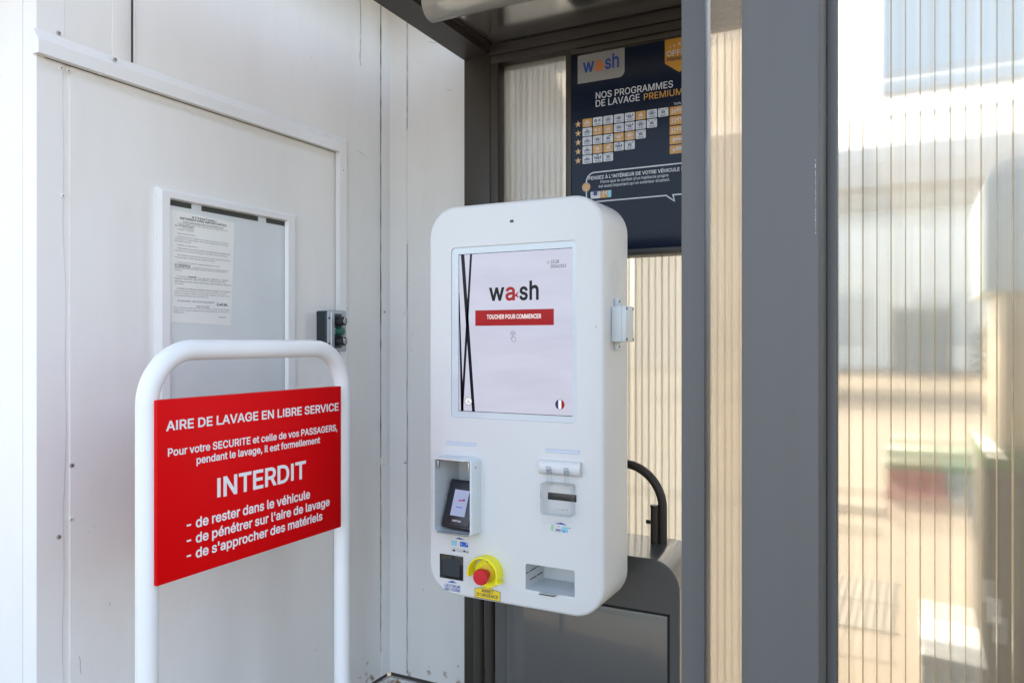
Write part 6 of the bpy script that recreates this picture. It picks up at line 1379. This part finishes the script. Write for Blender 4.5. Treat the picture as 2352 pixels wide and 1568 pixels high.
m = MB(); m.loft([[(p[0], YF - .0006, p[1]) for p in Fi], [(p[0], YF - .0006, p[1]) for p in F_], [(p[0], YF + .024, p[1]) for p in F_], [(p[0], YF + .024, p[1]) for p in Fi]], (False, False)); m.build('flap_edge', M['acrylic_edge'], flap, 30)
xa, xb = q12(320, 840)[0], q12(730, 870)[0]
za = (q12(320, 790)[1] + q12(730, 826)[1]) / 2; zb = (q12(320, 892)[1] + q12(730, 931)[1]) / 2
m = MB(); m.box(xa, xb, YK - .0012, YK + .001, zb, za, .0006); slot = m.build('card_slot', M['black'], kio)
b = Flat()
for X, Y in ((543, 1041), (594, 1046), (494, 1036), (446, 1032)):
    p = q12(X, Y); b.disc(p[0], p[1], .0014 if X > 500 else .0009, PK, .0006, 10)
b.build('indicator_dots', M['slate'], kio, 0)
m = MB(); x0, z0_ = q12(295, 1130); x1 = q12(565, 1160)[0]; m.box(x0, x1, YF + .002, YF + .004, q12(300, 1205)[1], z0_, .001); m.build('flap_tab', M['acrylic'], flap)
# loudspeaker holes on the flank
b = Flat()
q1s = lambda u, v: PX(u, v, KX1)
cy_, cz_ = q1s(1412, 637)
for ri, nn in ((.016, 10), (.022, 14), (.028, 18), (.034, 22), (.040, 26), (.046, 30)):
    for k in range(nn):
        a = 2 * math.pi * (k + .5 * (int(ri * 1000) % 4 == 0)) / nn
        b.disc(cy_ + ri * .82 * math.cos(a), cz_ + ri * math.sin(a), .0011, ('X', KX1), .0005, 8)
b.build('speaker_holes', M['grey_ink'], kio, 0)
# junction box screwed to the flank
jy0 = q1s(1404, 740)[0]; rj = _ray(1438, 740); jx1 = rj[0] * jy0 / rj[1]
jy1 = PX(1456, 740, jx1)[0]
jz1 = PX(1438, 702, jx1)[1]; jz0 = PX(1438, 785, jx1)[1]
jb_ = MB().box(KX1, jx1, jy0, jy1, jz0, jz1, .003, 2).build('junction_box', M['grey_box'], kio)
MB().box(jx1 - .0125, jx1 - .0115, jy0 - .0004, jy1 + .0004, jz0 - .0004, jz1 + .0004).build('lid_seam', M['grey_ink'], jb_)
b = MB()
for y in (jy0 + .006, jy1 - .006):
    for z in (jz0 + .007, jz1 - .007): b.cyl((jx1 - .001, y, z), (jx1 + .0006, y, z), .0042, 12)
b.build('lid_screws', M['ink'], jb_)
jm = (jy0 + jy1) / 2
for za, zb in ((jz1 - .001, jz1 + .022), (jz0 - .022, jz0 + .001)):
    m = MB(); m.box(KX1, KX1 + .012, jm - .011, jm + .007, za, zb, .003, 2); o = m.build('mounting_lug', M['grey_box'], jb_)
    m = MB(); zz = zb - .009 if za > jz0 else za + .009
    m.cyl((KX1 + .0115, jm - .002, zz), (KX1 + .0135, jm - .002, zz), .003, 10); m.build('screw', M['slate'], o)
# bracket that carries the kiosk from the booth's back
MB().box(-1.17, -0.97, KYB - .001, YB + .03, 0.86, 1.50, .003).build('bracket', M['gray_dark'], kio)

# ================================================================== grey post and ribbed screen at the right
PYF = 1.45
qx0, qx1 = PY(1703, 784, PYF)[0], PY(1880, 784, PYF)[0]
YR = qx1 / PY(1898, 784, 1)[0]
qx2 = PY(1921, 784, YR)[0]
scw = thing('screen_wall', 'tall grey post and frame holding a clear ribbed sheet, at the right edge of the photo', 'screen wall', (qx0, PYF, -0.1))
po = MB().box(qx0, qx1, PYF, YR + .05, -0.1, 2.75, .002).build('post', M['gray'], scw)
b = Flat()
for k in range(26):                                  # paint knocked off along the edge
    z = PY(1863, 372 + 172 * (k / 26) ** 1.1, PYF)[1] + random.uniform(-.002, .002)
    b.rect(qx1 - .0052 + random.uniform(-.0006, .0004), qx1 - .0046 + random.uniform(0, .0006), z, z + random.uniform(.0006, .0024), ('Y', PYF), .0004)
b.build('paint_chips', M['letter'], po, 0)
b = Flat()
for u, v, du, dv in ((1709, 1100, 2, 1), (1712, 830, 1, 0), (1757, 902, 2, 0), (1716, 640, 1, 0)):
    s, t = PY(u, v, PYF); b.line([(s, t), (s + du * .0006, t - dv * .0012 - .0006)], .0009, ('Y', PYF), .0004)
b.build_split('scuff', M['black'], po)
MB().box(qx1 + .0012, qx2, YR, YR + .05, -0.1, 2.7, .0015).build('sheet_frame', M['gray'], scw)
MB().box(2.0, 2.12, PYF, YR + .05, -0.1, 2.75, .002).build('post', M['gray'], scw)
MB().box(qx1 + .0012, 1.999, YR + .001, YR + .049, 2.62, 2.72, .0015).build('rail', M['gray'], scw)
multiwall('ribbed_sheet', (M['pc_clear'], M['pc_clear_web']), 'Y', YR + .012, 0.020, qx2 - .004, 2.0, -0.06, 2.62, 0.0240, scw, 0.0019)

# ================================================================== across the yard, seen through the ribbed sheet
# station canopy
yc = 30.0
z1_, z0_ = PY(1925, 277, yc)[1], PY(1925, 434, yc)[1]
can = thing('station_canopy', 'long pale grey canopy across the yard, below the pale blue sign, behind the ribbed sheet', 'canopy', (4, yc, -0.1))
MB().box(-9.0, 26, yc, yc + 6, z0_, z1_, .02).build('roof', M['canopy'], can)
for x in (9.0, 21.0): MB().box(x, x + .5, yc + 2.5, yc + 3.0, -0.1, z0_).build('column', M['canopy'], can)
MB().box(-6.5, -6.0, yc + 2.5, yc + 3.0, -0.1, z0_).build('column', M['canopy'], can)
# low shop building behind it
ys = 48.0
zb1, zb0 = PY(1925, 497, ys)[1], -0.1
shop = thing('low_building', 'low pale grey building across the yard, beneath the canopy, seen through the ribbed sheet', 'building', (2, ys, -0.1))
MB().box(-16, 34, ys, ys + 10, zb0, zb1).build('wall', M['station'], shop)
MB().box(-16.4, 34.4, ys - .4, ys + 10.4, zb1, zb1 + .25).build('roof', M['canopy'], shop)
for k in range(6):
    MB().box(-5 + 5 * k, -2 + 5 * k, ys - .04, ys + .01, 1.2, 4.2).build('window', M['bezel'], shop)
# hanging blue sign panel on its mast
yb_ = 3.6
sx0, sz0b = PY(2022, 213, yb_)
bs = thing('blue_sign', 'large pale blue sign panel with a rounded corner, high behind the ribbed sheet', 'sign', (2.0, yb_, -0.1))
m = MB(); L = rr(sx0, 2.2, sz0b, sz0b + 1.0, .02, 5); m.loft([[(p[0], yb_, p[1]) for p in L], [(p[0], yb_ + .12, p[1]) for p in L]]); m.build('panel', M['blue_sign'], bs, 30)
m = MB(); L2 = rr(sx0 - .006, 2.206, sz0b - .006, sz0b + 1.006, .022, 5); m.loft([[(p[0], yb_ + .02, p[1]) for p in L2], [(p[0], yb_ + .10, p[1]) for p in L2]]); m.build('frame', M['letter'], bs, 30)
MB().box(1.6, 1.72, yb_ + .121, yb_ + .24, -0.1, sz0b + .9, .01).build('mast', M['canopy'], bs)
# tall machine with a rounded shoulder
ym = 3.0
mx0 = PY(2257, 900, ym)[0]
zm1 = PY(2300, 362, ym)[1]; zm2 = PY(2300, 670, ym)[1]; zm3 = PY(2300, 1034, ym)[1]
mc = thing('vacuum_machine', 'tall machine with pale blue rounded top and dark lower casing, right behind the ribbed sheet', 'machine', (mx0 + .35, ym, -0.1))
rm = .11
def mring(y):
    pts = [(mx0, zm2), (mx0 + .7, zm2), (mx0 + .7, zm1)] + [(mx0 + rm + rm * math.cos(R(a)), zm1 - rm + rm * math.sin(R(a))) for a in range(90, 181, 10)]
    return [(p[0], y, p[1]) for p in pts]
m = MB(); m.loft([mring(ym), mring(ym + .5)]); m.build('hood', M['machine'], mc, 30)
MB().box(mx0 + .05, mx0 + .7, ym + .01, ym + .5, zm3, zm2, .004).build('front_panel', M['cream'], mc)
dkb = MB().box(mx0, mx0 + .7, ym - .01, ym + .5, -0.1, zm3, .01).build('lower_casing', M['dark_body'], mc)
MB().box(mx0 - .002, mx0 + .705, ym - .02, ym + .502, zm3 - .06, zm3 - .001, .004).build('lid', M['green_lid'], mc)
xx, zz = PY(2258, 1395, ym); MB().box(xx + .01, xx + .05, ym - .016, ym - .009, zz - .04, zz + .04, .002).build('label_plate', M['grey_box'], mc)
# low crimson and grey box with a green lid
yr = 8.5
rx0, rx1, rx2 = PY(2038, 1140, yr)[0], PY(2173, 1140, yr)[0], PY(2246, 1140, yr)[0]
rz1, rzm = PY(2040, 1030, yr)[1], PY(2040, 1077, yr)[1]
rbx = thing('crimson_box', 'low crimson and grey box with green lid, on the ground behind the ribbed sheet', 'box', ((rx0 + rx2) / 2, yr, -0.1))
MB().box(rx0, rx1, yr, yr + .5, -0.1, rzm, .01).build('front', M['red_box'], rbx)
MB().box(rx1 + .002, rx2, yr + .01, yr + .5, -0.1, rzm, .01).build('side_panel', M['fence'], rbx)
MB().box(rx0 - .02, rx2 + .02, yr - .02, yr + .52, rzm + .001, rz1, .02).build('lid', M['green_lid'], rbx)
# drain grate let into the yard
ga = PZ(1926, 1434, -0.1); gb_ = PZ(2062, 1345, -0.1)
gx0, gy0, gx1, gy1 = ga[0] - .35, ga[1], gb_[0] - .0, gb_[1]
gt = thing('drain_grate', 'dark slotted drain grate set in the sunlit yard behind the ribbed sheet', 'drain', ((gx0 + gx1) / 2, (gy0 + gy1) / 2, -0.1))
MB().box(gx0, gx1, gy0, gy1, -0.099, -0.094).build('pan', M['gap'], gt)
b = MB(); 
for k in range(14):
    x = gx0 + (gx1 - gx0) * k / 14; b.box(x, x + (gx1 - gx0) / 26, gy0, gy1, -0.0935, -0.086)
b.box(gx0 - .02, gx1 + .02, gy0 - .02, gy0, -0.099, -0.085); b.box(gx0 - .02, gx1 + .02, gy1, gy1 + .02, -0.099, -0.085); b.build('grate', M['grate'], gt)
# low kerb line across the yard
kk = MB().box(-4, PY(2036, 1110, 7.6)[0], 7.6, 7.75, -0.1, -0.02, .01).build('kerb', M['kerb'], None); structure(kk)
# pale drum near the sheet
dx, dz = PY(2186, 1476, 2.62)
dr = thing('white_bin', 'low white bin with a slightly sloping top, standing close behind the ribbed sheet', 'bin', (dx, 2.7, -0.1))
m = MB(); T2 = Matrix.Translation((dx, 2.72, dz)) @ Matrix.Rotation(R(4), 4, 'Y')
m.box(-.085, .085, -.10, .10, -.035, 0, .012, 3, T2); m.build('lid', M['grey_box'], dr)
MB().box(dx - .078, dx + .078, 2.63, 2.81, -0.1, dz - .036, .012, 3).build('body', M['grey_box'], dr)
# dark mesh panel and shrubs far off
yf = 38.0
fxa, fxb = PY(2052, 740, yf)[0], PY(2178, 740, yf)[0]
fz1_ = PY(2100, 708, yf)[1]; 
fn = thing('mesh_panel', 'grey blue perforated panel standing far across the yard, left of the tall machine', 'panel', ((fxa + fxb) / 2, yf, -0.1))
m = MB()
for k in range(7): 
    x = fxa + (fxb - fxa) * k / 6.6; m.box(x, x + .32, yf, yf + .04, 0.1, fz1_)
for k in range(6): m.box(fxa, fxb + .05, yf + .005, yf + .045, .1 + k * (fz1_ - .18) / 5, .19 + k * (fz1_ - .18) / 5)
m.build('mesh', M['fence'], fn)
MB().box(fxa - .08, fxa, yf, yf + .08, -0.1, fz1_ + .05).build('post', M['fence'], fn); MB().box(fxb + .06, fxb + .14, yf, yf + .08, -0.1, fz1_ + .05).build('post', M['fence'], fn)
for i, (hx, hw, hh, hy, lb) in enumerate(((3.4, 1.7, 2.5, 38.0, 'dark leafy shrub far across the yard beside the mesh panel'), (5.6, 1.9, 2.0, 39.0, 'low dark shrub far across the yard, half hidden by the tall machine'))):
    m = MB()
    for k in range(700):
        a = random.uniform(0, 2 * math.pi); rr_ = hw * math.sqrt(random.random()) * .75; zz = random.uniform(0, 1) ** .8 * hh
        k2 = math.sqrt(max(0.02, 1 - (zz / hh) ** 3)); c0 = Vector((hx + rr_ * math.cos(a) * k2, hy + rr_ * math.sin(a) * .6 * k2, -0.05 + zz))
        u_ = Vector((random.gauss(0, 1), random.gauss(0, 1), random.gauss(0, 1))).normalized() * .14; v_ = u_.cross(Vector((random.gauss(0, 1), random.gauss(0, 1), random.gauss(0, 1)))).normalized() * .08
        m.face([c0 - u_, c0 + v_, c0 + u_, c0 - v_])
    s_ = thing('shrub', lb, 'shrub', (hx, hy, -0.1), 'shrubs across the yard'); m.build('foliage', M['leaf'], s_, 0)
    MB().tube([(hx, hy, -0.1), (hx + .03, hy, .3), (hx, hy, .7)], [.06, .045, .02], 8).build('stem', M['cream'], s_)
bpy.context.view_layer.update()
